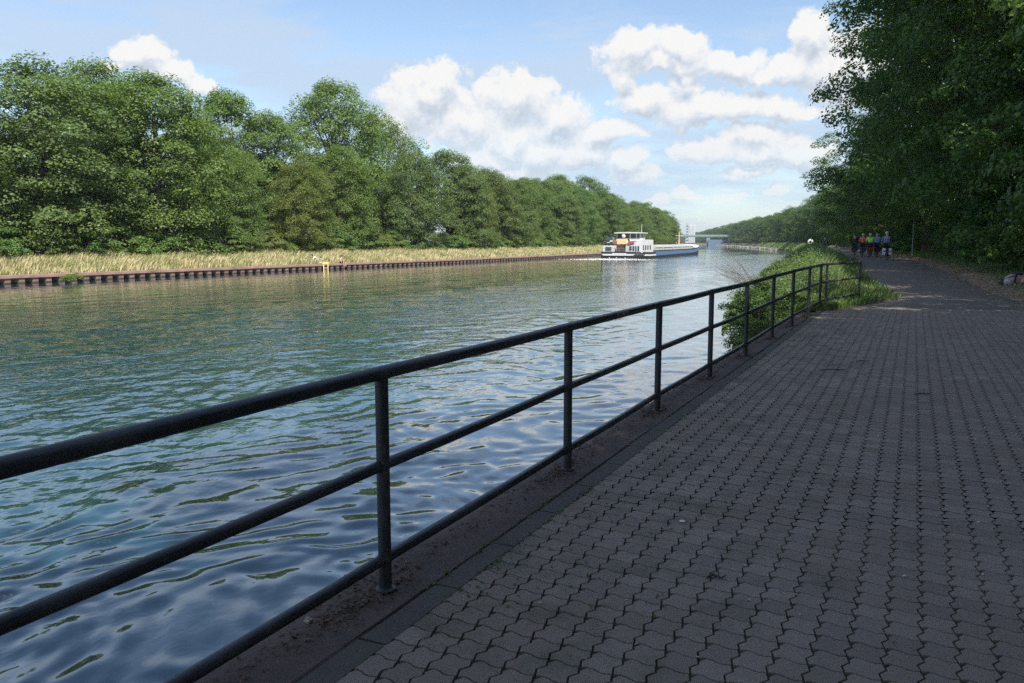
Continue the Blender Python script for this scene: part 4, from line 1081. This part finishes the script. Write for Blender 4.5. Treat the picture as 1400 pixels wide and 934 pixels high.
def checked():
    m, N, b, o = material('checked_shirt'); p = N.new('ShaderNodeTexCoord').outputs['Object']; sx = N.new('ShaderNodeSeparateXYZ'); N.put(sx.inputs[0], p)
    a = N.math('FRACT', N.math('MULTIPLY', sx.outputs[0], 8.0)); c = N.math('FRACT', N.math('MULTIPLY', sx.outputs[2], 8.0))
    f = N.math('MULTIPLY', N.math('ADD', N.math('GREATER_THAN', a, .5), N.math('GREATER_THAN', c, .5)), .5)
    N.put(b.inputs['Base Color'], N.mix(f, (.05, .07, .12), (.30, .36, .46))); b.inputs['Roughness'].default_value = .85; return m
def hi_vis():
    m, N, b, o = material('reflective_vest'); p = N.new('ShaderNodeTexCoord').outputs['Object']; sx = N.new('ShaderNodeSeparateXYZ'); N.put(sx.inputs[0], p)
    z = sx.outputs[2]; s1 = N.math('COMPARE', z, 1.12, .028); s2 = N.math('COMPARE', z, 1.30, .028)
    N.put(b.inputs['Base Color'], N.mix(N.math('MAXIMUM', s1, s2), (.55, .95, .07), (.62, .66, .60))); b.inputs['Roughness'].default_value = .6; return m
dk = cloth('dark_trousers', (.02, .022, .03)); darkred = cloth('dark_top', (.035, .016, .02)); shoe = cloth('shoe', (.03, .03, .03)); hairm = plain('dark_hair', (.03, .022, .018), .6)
helm_w = plain('helmet_white', (.75, .78, .78), .35, dirt=(.35, .38, .4)); helm_y = plain('helmet_yellow', (.72, .76, .40), .35); helm_g = plain('helmet_grey', (.42, .46, .40), .35); helm_d = plain('helmet_dark', (.06, .07, .09), .35)
GC, GB = 'touring cyclists riding away along the path', 'touring bicycles on the path'
CYC = [(1167, 350.5, dict(top=darkred, legs=dk, shorts=True, helmet=helm_d, shoes=shoe), 'cyclist in dark maroon top and dark helmet, leftmost of the group of five', (.03, .03, .05), 'dark touring bicycle with dark bags under the rider in maroon', cloth('navy_bag', (.03, .04, .09)), True, .05),
       (1178.5, 350.8, dict(top=cloth('coral_jacket', (.90, .10, .15)), legs=dk, helmet=helm_y, shoes=shoe), 'cyclist in coral red jacket with pale yellow helmet', (.05, .06, .12), 'touring bicycle with blue bag under the rider in the coral jacket', cloth('blue_bag', (.06, .10, .22)), False, .02),
       (1188.2, 351.4, dict(top=hi_vis(), legs=dk, helmet=helm_y, shoes=shoe), 'cyclist in lime reflective vest in the middle of the group', (.32, .04, .04), 'reddish bicycle with red bag under the rider in the lime vest', cloth('red_bag', (.35, .05, .04)), True, .0),
       (1198, 351.0, dict(top=cloth('blue_jacket', (.14, .36, .68)), legs=dk, helmet=helm_g, shoes=shoe), 'cyclist in bright blue jacket and grey helmet, fourth of the group', (.03, .03, .03), 'black bicycle with black panniers under the rider in blue', cloth('black_bag', (.02, .02, .022)), False, .02),
       (1211, 355.5, dict(top=checked(), legs=cloth('navy_trousers', (.02, .025, .05)), helmet=helm_w, shoes=shoe), 'cyclist in grey blue checked shirt and white helmet, nearest of the group', (.03, .03, .04), 'bicycle with two white panniers under the rider in the checked shirt', cloth('white_bag', (.78, .82, .84)), True, .03)]
for (px, py, lk, lab, col, blab, pan, up, lean) in CYC:
    p = on_z(px, py, 0.45)
    for _ in range(6): p = on_z(px, py, float(ground_rise(p[1])) + .012)
    rz = math.radians(5.5); L0 = (p[0], p[1] + .5, p[2])
    big = .14 if 'white panniers' in blab else .12
    bicycle(L0, rz, col, blab, pan, (.17, .36, .40) if 'white panniers' in blab else (.13, .34, .34), GB)
    person('person', ride_joints(up, lean), lk, lab, GC, L0, rz)
p = on_z(1127, 340.3, .51); L0 = (p[0], p[1], .512)
bicycle(L0, math.pi + .1, (.04, .04, .05), 'dark bicycle of the lone rider far down the path', None)
person('person', ride_joints(True, .02), dict(top=cloth('dark_grey_top', (.05, .055, .06)), legs=dk, helmet=helm_w, shoes=shoe), 'lone cyclist in dark clothes far down the path', None, L0, math.pi + .1)

# two bathers by the far bank and the yellow ladder
p = on_z(484, 367.5, WATER); bx = float(far_bank(p[1]))
J = dict(pelvis=V3(0, 0, .10), chest=V3(.06, 0, .48), neck=V3(.11, 0, .62), head=V3(.17, .02, .77), face=V3(1, 0, 0))
for s_, q in (('L', 1), ('R', -1)):
    J['sh' + s_] = V3(.08, q * .19, .54); J['el' + s_] = V3(.10, q * .27, .30); J['wr' + s_] = V3(.22, q * .22, .13)
    J['hi' + s_] = V3(.06, q * .10, .09); J['kn' + s_] = V3(.47, q * .13, .10); J['an' + s_] = V3(.50, q * .14, -.32); J['to' + s_] = V3(.62, q * .15, -.38)
person('person', J, dict(legs=cloth('dark_shorts', (.03, .03, .05)), shorts=True, hair=hairm), 'bare chested bather with dark hair sitting on the sheet piling, legs over the water', None, (bx - .25, p[1], WATER + .63), 0)
p2 = on_z(464, 358, -.55); fx2 = float(far_bank(p2[1]))
J = dict(pelvis=V3(0, 0, .12), chest=V3(-.30, -.14, .36), neck=V3(-.42, -.18, .48), head=V3(-.50, -.22, .62), face=V3(.8, .5, .1))
for s_, q in (('L', 1), ('R', -1)):
    J['sh' + s_] = V3(-.33 - q * .08, -.15 + q * .17, .42); J['el' + s_] = V3(-.50, -.2 + q * .28, .20); J['wr' + s_] = V3(-.38, -.12 + q * .34, .05)
    J['hi' + s_] = V3(.05, q * .10, .11); J['kn' + s_] = V3(.40, .20 + q * .12, .22); J['an' + s_] = V3(.78, .38 + q * .12, .06); J['to' + s_] = V3(.90, .44 + q * .12, .10)
wl = cloth('white_shirt', (.80, .78, .84))
person('person', J, dict(top=wl, legs=cloth('light_trousers', (.55, .52, .62)), hair=hairm), 'person in white reclining on the straw grass beside the yellow ladder', None, (fx2 - 2.1, p2[1] + .3, -.46), .9)
pl = on_z(477, 369, WATER); lx = float(far_bank(pl[1])) + .16
lad = empty('bank_ladder', (lx, pl[1], WATER), 0, 'yellow painted bank ladder hooked over the sheet piling', 'ladder')
yel = plain('yellow_paint', (.70, .60, .26), .5, dirt=(.52, .45, .22))
for q in (-.36, .36):
    MB().tube([(0, q, -.5), (0, q, .62), (-.10, q, .74), (-.5, q, .74)], .055, 8).build('stringer', yel, lad, True)
for z in (.15, .5): MB().tube([(0, -.36, z), (0, .36, z)], .03, 6).build('rung', yel, lad, True)
b = MB(); b.box(-.12, .06, -.46, .46, .60, .80); b.build('top_plate', yel, lad)

# ------------------------------------------------------------------ bag at the path edge, posts, far bits
p = on_z(1386, 394, .03); bag = empty('travel_bag', (p[0], p[1], .03), TH, 'pinkish grey travel bag with black straps and dark lid lying on the dirt verge', 'bag'); bag.scale = (1.2, 1.2, 1.3)
pink = cloth('pinkish_canvas', (.50, .32, .29), dirt=(.36, .24, .22)); greyc = cloth('pale_grey_canvas', (.42, .40, .42)); redc = cloth('red_trim', (.45, .10, .08))
b = MB(); b.ell((.05, 0, .20), (.34, .20, .20), 18, 12, .05, 2); b.build('body', pink, bag, True)
b = MB(); b.ell((-.22, -.10, .15), (.17, .13, .13), 14, 9, .06, 5); b.build('side_pocket', greyc, bag, True)
b = MB(); b.ell((.06, .02, .355), (.17, .17, .07), 14, 8, .08, 6); b.build('lid', cloth('dark_lid', (.025, .035, .06)), bag, True)
b = MB(); b.ell((.24, -.13, .24), (.09, .07, .05), 10, 7, .1, 8); b.build('red_flap', redc, bag, True)
for pts in ([(-.40, -.05, .06), (-.36, -.08, .22), (-.20, -.10, .30), (-.02, -.16, .34)], [(-.12, -.21, .05), (-.13, -.235, .16), (-.10, -.20, .30), (-.03, -.10, .385)], [(-.34, -.18, .06), (-.15, -.25, .12), (.0, -.215, .10), (.2, -.205, .08)]):
    MB().tube(pts, .022, 7).build('strap', blackp, bag, True)
b = MB(); b.ell((-.39, -.04, .13), (.06, .09, .12), 10, 7, .1, 9); b.build('end_pad', blackp, bag, True)
b = MB(); q = MB(); p3 = on_z(1403, 396, .03)
q.ell((0, 0, .12), (.12, .10, .13), 12, 8, .12, 4); q.ell((.02, 0, .25), (.07, .05, .04), 8, 6)
tag(q.build('pouch', blackp, None, True, loc=tuple(p3)), 'small black pouch beside the travel bag at the right border', 'bag')
galv = plain('galvanised', (.30, .31, .31), .5, .5)
pp = at_dist(1247, 347, 66); sp = empty('sign_post', (pp[0], pp[1], float(ground_rise(pp[1])) + .05), 0, 'slim grey metal post standing in the weeds right of the cyclists', 'post')
MB().tube([(0, 0, -.2), (0, 0, 2.75)], .035, 10).build('pole', galv, sp, True)
MB().lathe([(.0, 2.75), (.042, 2.75), (.042, 2.79), (.0, 2.81)], 10).build('cap', galv, sp)
for z in (2.25, 2.62): MB().tube([(0, 0, z), (0, 0, z + .04)], .045, 10).build('clamp', galv, sp)
pp = at_dist(1108, 334, 128); sg = empty('path_sign', (pp[0], pp[1], .35), TH, 'small white sign on a post beside the far end of the path', 'sign')
MB().tube([(0, .05, -.2), (0, .05, 1.7)], .04, 8).build('pole', galv, sg, True)
b = MB(); b.tube([(0, -.02, 1.32), (0, .012, 1.32)], .40, 20); b.build('sign_plate', plain('white_plate', (.8, .8, .78), .4), sg)
b = MB(); b.tube([(0, -.035, 1.32), (0, -.02, 1.32)], .17, 16); b.build('dark_symbol', blackp, sg)
sandm = plain('sand', (.55, .47, .30), .95, var=.2, scale=3)
for (px, py, d, w, lab) in ((1118, 334, 122, 1.0, 'pale sloping sand heap left of the lone rider'), (1139, 334, 118, 1.15, 'pale sand heap right of the lone rider, against the orange board')):
    pp = at_dist(px, py, d); b = MB()
    b.ell((0, 0, 0), (w * .95, 1.5, .62 * w), 16, 10, .14, int(px))
    tag(b.build('sand_heap', sandm, None, True, loc=(pp[0], pp[1], .48)), lab, 'sand heap', 'sand heaps at the far path')
pp = at_dist(1144, 334, 117); bd = empty('barrier_board', (pp[0], pp[1], .5), TH + .3, 'upright orange barrier board at the far end of the path', 'barrier')
org = plain('orange_board', (.55, .22, .05), .6)
b = MB(); b.box(-.16, .16, -.03, .03, .0, .95); b.build('board', org, bd)
b = MB(); b.box(-.30, .30, -.2, .2, -.06, .08); b.build('foot', blackp, bd)

# ------------------------------------------------------------------ the barge
ps = on_z(845, 354, WATER); pb = on_z(943, 346.0, WATER)
hd = math.atan2(-(pb[0] - ps[0]), pb[1] - ps[1]); BL = 80.0
barge = empty('cargo_barge', (ps[0], ps[1], WATER), hd, 'long blue cargo barge with white stern house and wheelhouse motoring up the canal', 'barge')
blackh = plain('hull_black', (.022, .022, .026), .45); blueh = plain('hull_blue', (.075, .15, .28), .5, dirt=(.10, .15, .22), scale=1.2); whitep = plain('boat_white', (.58, .60, .61), .45, var=.08, scale=1.5, dirt=(.50, .47, .42)); glass = plain('window_glass', (.03, .05, .07), .08, var=.1)
greyp = plain('hatch_grey', (.42, .42, .40), .6, dirt=(.30, .28, .25), scale=1.0)
HB = 4.2
def hull_mesh(z0, z1, name, y0, y1, mat, grow=0.0, sheer=True):
    ys = np.linspace(y0, y1, 34); vs, fs = [], []
    for y in ys:
        w = HB + grow
        if y < 5: w = (HB + grow) * (0.72 + 0.28 * math.sin(min(1, max(0, y) / 5) * math.pi / 2))
        if y > 70: w = (HB + grow) * math.sqrt(max(0.0, 1 - ((y - 70) / 10.0) ** 2)) * .98 + .12
        sh = (0.10 * (max(0, y - 58) / 22) ** 2 * 9 + 0.16 * (max(0, 8 - y) / 8)) if sheer else 0
        k = 0.90 if y > 70 or y < 4 else 1.0
        vs += [(-w * k, y, z0 + (sh if z0 > .3 else 0)), (w * k, y, z0 + (sh if z0 > .3 else 0)), (w, y, z1 + sh), (-w, y, z1 + sh)]
    for i in range(len(ys) - 1):
        for k in range(4): fs.append((4 * i + k, 4 * i + (k + 1) % 4, 4 * i + 4 + (k + 1) % 4, 4 * i + 4 + k))
    fs += [(3, 2, 1, 0), tuple(4 * (len(ys) - 1) + k for k in range(4))]
    b = MB(); b.add(vs, fs); return b.build(name, mat, barge)
hull_mesh(-1.2, .42, 'lower_hull', 0, BL, blackh)
hull_mesh(.42, 1.28, 'hull_side', 13.5, BL, blueh, .01)
hull_mesh(.42, .72, 'white_strake', -.1, 13.5, whitep, .05)
hull_mesh(.72, 1.12, 'stern_bulwark', 0, 13.5, blackh, .0)
hull_mesh(1.28, 1.40, 'gunwale', 13.5, BL, blackh, .06)
hull_mesh(1.40, 1.52, 'bow_rail', 68, BL, whitep, .03)
# hold coaming and hatch covers
b = MB(); b.box(-3.5, 3.5, 17, 67, 1.2, 1.95); b.build('coaming', greyp, barge)
hm = MB(); hm.prism([(-3.6, 1.955), (3.6, 1.955), (3.5, 2.18), (0, 2.42), (-3.5, 2.18)], -.0, 2.36, 'y'); hmm = hm.mesh('hatch_cover', plain('hatch_alu', (.44, .44, .42), .5, .2, dirt=(.40, .38, .34), scale=.7))
for i in range(20): link('hatch_cover', hmm, barge, (0, 17.6 + i * 2.45, rng.normal(0, .01)))
for y in (24, 36, 48, 60): MB().box(-3.75, -3.55, y, y + .2, 1.25, 2.2).build('coaming_stay', greyp, barge); MB().box(3.55, 3.75, y, y + .2, 1.25, 2.2).build('coaming_stay', greyp, barge)
MB().tube([(.0, 66, 1.9), (.0, 66, 5.6)], [.16, .09], 8).build('mast', plain('mast_orange', (.75, .38, .18), .5), barge, True)
MB().tube([(-.9, 66, 4.6), (.9, 66, 4.6)], .05, 6).build('mast_arm', whitep, barge, True)
b = MB(); b.box(-1.6, 1.6, 69.5, 72, 1.3, 2.1); b.build('fore_locker', whitep, barge)
for q in (-1.2, 1.2): MB().lathe([(.22, 1.3), (.22, 1.8), (.30, 1.85), (.30, 1.95)], 10, (q, 75, 0)).build('bollard', blackh, barge)
# stern: port cabin, starboard cabin, wheelhouse
def windows(faces, parent, frame_m=None):
    for (c, sz, ax) in faces:
        b = MB(); x, y, z = c; w, h = sz
        if ax == 'y': b.box(x - w / 2, x + w / 2, y - .03, y + .02, z - h / 2, z + h / 2)
        else: b.box(x - .02, x + .03, y - w / 2, y + w / 2, z - h / 2, z + h / 2)
        f = b.build('window', glass, None); f.parent = parent
b = MB(); b.box(-3.45, -1.35, 2.4, 6.5, 1.05, 2.35); cab = b.build('port_cabin', whitep, barge)
windows([((-2.4, 2.38, 1.75), (1.15, .70), 'y')], cab)
b = MB(); b.prism([(1.10, 1.05), (3.85, 1.05), (3.85, 3.45), (2.9, 3.1), (1.10, 2.55)], 2.2, 12.6, 'y'); cab = b.build('starboard_cabin', whitep, barge)
windows([((1.75, 2.18, 1.85), (.42, .78), 'y'), ((2.30, 2.18, 1.85), (.34, .84), 'y'), ((2.75, 2.18, 1.83), (.22, .92), 'y'), ((3.20, 2.18, 1.83), (.26, .92), 'y'),
         ((3.86, 3.4, 2.0), (.7, .9), 'x'), ((3.86, 5.4, 2.0), (.9, .8), 'x'), ((3.86, 7.4, 2.0), (.9, .8), 'x'), ((3.86, 9.6, 2.0), (.9, .8), 'x')], cab)
b = MB(); b.hexa([(1.0, 2.0, 2.56), (2.5, 2.0, 2.80), (2.5, 6.4, 2.84), (1.0, 6.4, 2.60), (1.2, 2.2, 2.85), (1.9, 2.2, 3.2), (1.9, 6.2, 3.25), (1.2, 6.2, 3.0)]); b.build('red_awning', cloth('red_canvas', (.26, .035, .035)), barge)
b = MB(); b.box(-1.25, 1.0, 6.6, 12.4, 1.05, 2.7); mid = b.build('engine_house', whitep, barge); windows([((-.4, 6.58, 1.8), (.5, 1.0), 'y')], mid)
b = MB(); b.hexa([(-2.1, 5.6, 2.62), (.1, 5.6, 2.62), (.1, 9, 2.7), (-2.1, 9, 2.7), (-1.75, 5.9, 3.55), (-.2, 5.9, 3.55), (-.2, 9, 3.6), (-1.75, 9, 3.6)]); b.build('tan_cover', cloth('tan_canvas', (.50, .36, .20)), barge)
wh = MB(); wh.box(-2.25, 2.3, 8.2, 12.2, 2.6, 3.7); who = wh.build('wheelhouse', whitep, barge)
b = MB(); b.box(-2.15, 2.2, 8.3, 12.1, 3.7, 4.62); g_ = b.build('wheelhouse_glazing', glass, None); g_.parent = who
for x in (-2.2, -1.1, .3, 1.5, 2.2):
    b = MB(); b.box(x - .07, x + .07, 8.22, 8.34, 3.7, 4.62); f = b.build('mullion', whitep, None); f.parent = who
for y in (9.4, 10.8, 12.1):
    b = MB(); b.box(2.16, 2.28, y - .07, y + .07, 3.7, 4.62); f = b.build('mullion', whitep, None); f.parent = who
b = MB(); b.prism([(-2.65, 4.62), (2.75, 4.62), (2.75, 4.78), (0, 4.90), (-2.65, 4.78)], 7.6, 12.8, 'y'); f = b.build('wheelhouse_roof', whitep, None); f.parent = who
MB().ell((-.9, 8.0, 4.15), (.42, .42, .42), 12, 8).build('radar_dome', whitep, barge, True)
MB().tube([(1.6, 12.4, 4.8), (1.6, 12.4, 6.4)], .04, 6).build('aerial', whitep, barge, True)
MB().tube([(.75, 5.4, 1.1), (.75, 5.4, 3.2), (.55, 5.4, 3.6)], .16, 8).build('exhaust', blackh, barge, True)
b = MB(); b.box(-.95, .15, 2.6, 3.6, 1.05, 2.45); b.build('dark_locker', plain('locker_brown', (.07, .04, .035), .6), barge)
# rails on the stern
st = MB()
for x in np.linspace(-3.1, 3.3, 9): st.tube([(x, .35, 1.1), (x, .35, 1.9)], .025, 5)
st.tube([(-3.2, .35, 1.9), (3.4, .35, 1.9)], .03, 5); st.tube([(-3.2, .35, 1.5), (3.4, .35, 1.5)], .02, 5)
st.build('stern_rail', galv, barge)
b = MB(); b.box(-1.1, 1.5, -.10, -.03, .80, 1.02); b.build('name_board', plain('name_board', (.62, .63, .64), .5, var=.5, scale=7), barge)
for x in (-1.6, -.3, 1.3): MB().tube([(x, -.06, .16), (x, .1, .16)], .11, 8).build('stern_fairlead', whitep, barge)
# car parked on the port cabin roof
car = empty('car_on_deck', (0, 0, 0), 0, 'dark car parked on the stern deck roof of the barge', 'car')
car.location = barge.location; car.rotation_euler = barge.rotation_euler
carp = plain('car_paint', (.055, .035, .045), .25)
def prof_car(mb, prof, w0, w1, y0):
    n = len(prof); vs = []
    for q, ww in ((-1, 1), (1, 1)):
        for (y, z, w) in prof: vs.append((-2.42 + q * w, y0 + y, 2.36 + z))
    fs = [tuple(range(n)), tuple(range(2 * n - 1, n - 1, -1))] + [(i, i + n, (i + 1) % n + n, (i + 1) % n) for i in range(n)]
    mb.add(vs, fs); return mb
cb_ = prof_car(MB(), [(0, .28, .80), (.05, .72, .82), (.25, .92, .82), (1.0, .95, .82), (3.0, .90, .82), (3.7, .72, .80), (3.75, .30, .78)], 1, 1, 2.5).build('body', carp, car)
prof_car(MB(), [(.12, .93, .78), (.55, 1.42, .62), (1.9, 1.46, .62), (2.7, .93, .76)], 1, 1, 2.5).build('cabin', glass, car)
prof_car(MB(), [(.50, 1.425, .64), (.55, 1.48, .60), (1.9, 1.52, .60), (1.98, 1.45, .64)], 1, 1, 2.5).build('roof', carp, car)
for q in (-1, 1):
    for yy in (.7, 3.0):
        MB().tube([(-2.42 + q * .62, 2.5 + yy, 2.66), (-2.42 + q * .80, 2.5 + yy, 2.66)], .30, 14).build('wheel', tyre, car)
    MB().box(-2.42 + q * .62 - .12, -2.42 + q * .62 + .12, 2.47, 2.53, 3.0, 3.16).build('tail_light', plain('red_lens', (.45, .03, .03), .3), car)
MB().box(-2.42 - .26, -2.42 + .26, 2.47, 2.52, 2.86, 2.98).build('number_plate', whitep, car)
MB().box(-2.42 + .25, -2.42 + .78, 2.44, 2.5, 3.05, 3.3).build('rear_sticker', whitep, car)
# wake
k = 4200; a = r.random(k); ang = hd
wx = r.normal(0, 1, k) * (1.6 + 2.5 * a); wy = -.3 - 9 * a ** 1.4
X = ps[0] + wx * math.cos(ang) - wy * math.sin(ang); Y = ps[1] + wx * math.sin(ang) + wy * math.cos(ang)
scatter('wake_foam', X, Y, np.full(k, WATER + .02), .085, plain('foam', (.8, .82, .82), .9, var=.08), 'white foam churned up behind the barge stern').get('kind')

# ------------------------------------------------------------------ far end of the canal
conc = plain('bridge_steel', (.16, .22, .23), .7, var=.1, scale=.2); concg = plain('pale_concrete', (.55, .56, .56), .8, var=.08, scale=.1); white_silo = plain('silo_white', (.46, .48, .49), .8, var=.05, scale=.1); grey_silo = plain('silo_grey', (.36, .40, .44), .8, var=.1, scale=.1)
bm_ = at_dist(945, 327, 720); br = empty('road_bridge', (bm_[0], bm_[1], WATER), math.atan2(.28, 1.0), 'low grey road bridge crossing the canal far beyond the barge', 'bridge')
b = MB(); b.box(-60, 60, -4, 4, 7.2, 8.4); b.build('deck', conc, br)
b = MB(); b.box(-60, 60, -4.3, -4.1, 8.4, 9.0); b.build('parapet', plain('parapet', (.32, .42, .40), .6, scale=.3), br)
for x in (-30, 14): MB().box(x - 1.4, x + 1.4, -3.6, 3.6, -1, 7.2).build('pier', conc, br)
b = MB(); b.box(14, 34, -5, 5, -1, 5.0); b.build('abutment', plain('abutment', (.10, .15, .22), .8, scale=.2), br)
D = 1250.0
def far_block(px0, px1, ytop, dist):
    a = at_dist(px0, 331, dist); c = at_dist(px1, 331, dist); h = CAMH + (HOR - ytop) / FPX * dist
    return (a + c) / 2, float(np.linalg.norm(a - c)), h
c, w, h = far_block(941.5, 950, 309, D)
silo = empty('silo_block', (c[0], c[1], 0), TH - .2, 'tall white silo block with grey lift tower on the horizon above the bridge', 'silo')
b = MB()
for k in range(4): b.lathe([(w / 7.2, 0), (w / 7.2, h * .97)], 14, (-w / 2 + w / 8 + k * w / 4, 0, 0))
b.box(-w / 2 + .1, w / 2 - .1, .0, w * .5, 0, h * .97); b.build('silo_cells', white_silo, silo)
b = MB(); b.box(-w * .5, w * .5, -w * .08, w * .4, h * .97, h * 1.04); b.box(-w * .2, -.02 * w, 0, w * .2, h * 1.04, h * 1.10); b.build('roof_housing', white_silo, silo)
c2, w2, h2 = far_block(937, 941.4, 306, D)
b = MB(); b.box(-w / 2 - w2, -w / 2 - .05, -w * .1, w * .35, 0, h2); b.box(-w / 2 - w2 * .65, -w / 2 - w2 * .35, 0, w * .2, h2, h2 * 1.07); b.build('lift_tower', grey_silo, silo)
for k in range(6): b = MB(); b.box(-w / 2 - w2 * .75, -w / 2 - w2 * .3, -w * .1 - .3, -w * .1, h2 * (.12 + .14 * k), h2 * (.17 + .14 * k)); b.build('window', glass, silo)
c, w, h = far_block(919, 926.5, 316, 1150)
wt = empty('loading_tower', (c[0], c[1], 0), TH, 'pale loading tower with overhanging top left of the silo on the horizon', 'tower')
b = MB(); b.box(-w * .35, -w * .12, -2, 2, 0, h * .9); b.box(w * .05, w * .28, -2, 2, 0, h * .9); b.build('legs', concg, wt)
b = MB(); b.box(-w / 2, w / 2, -3, 3, h * .9, h * 1.02); b.box(-w * .3, w * .3, -2.5, 2.5, h * 1.02, h * 1.08); b.build('top_house', concg, wt)
# riprap along the far right bank, hazy wood behind the bridge
X, Y = [], []
k = 4200; s = 300 + 760 * r.random(k); X = near_bank(s) - .2 + r.normal(0, .6, k)
Nn = np.stack([r.normal(-.5, .5, k), r.normal(-.6, .4, k), np.full(k, .6)], 1)
o = link('stone_bank', leaves_mesh('stone_bank', np.stack([X, s, WATER + .25 + .55 * r.random(k)], 1), Nn, .7, plain('riprap', (.24, .24, .22), .9, var=.2, scale=.5), 'rhomb', r)); o['kind'] = 'stuff'; tag(o, 'pale riprap stones along the waterline of the distant near bank', 'stones')
for i in range(26):
    pp = at_dist(860 + i * 8, 331, 1480 + 40 * (i % 3)); q = rng.uniform(.75, 1.05)
    plant_tree('broadleaf_tree', FB[i % 4], pp[0], pp[1], 0, q * 1.7, q, i, 'hazy tree on the horizon behind the bridge, one crown among many', 'tree', 'trees on the horizon', T_DARK)

# ------------------------------------------------------------------ summer haze over the whole reach
hz_m = bpy.data.materials.new('air'); hz_m.use_nodes = True
N = NT(hz_m.node_tree); N.n.clear(); pv_ = N.new('ShaderNodeVolumePrincipled'); oo = N.new('ShaderNodeOutputMaterial')
pv_.inputs['Color'].default_value = (0.80, 0.90, 1.0, 1); pv_.inputs['Density'].default_value = 0.00016; pv_.inputs['Anisotropy'].default_value = 0.2
N.l.new(pv_.outputs[0], oo.inputs['Volume'])
b = MB(); b.box(-2400, 2300, -400, 3700, -4.5, 62); o = b.build('haze', hz_m); o['kind'] = 'stuff'
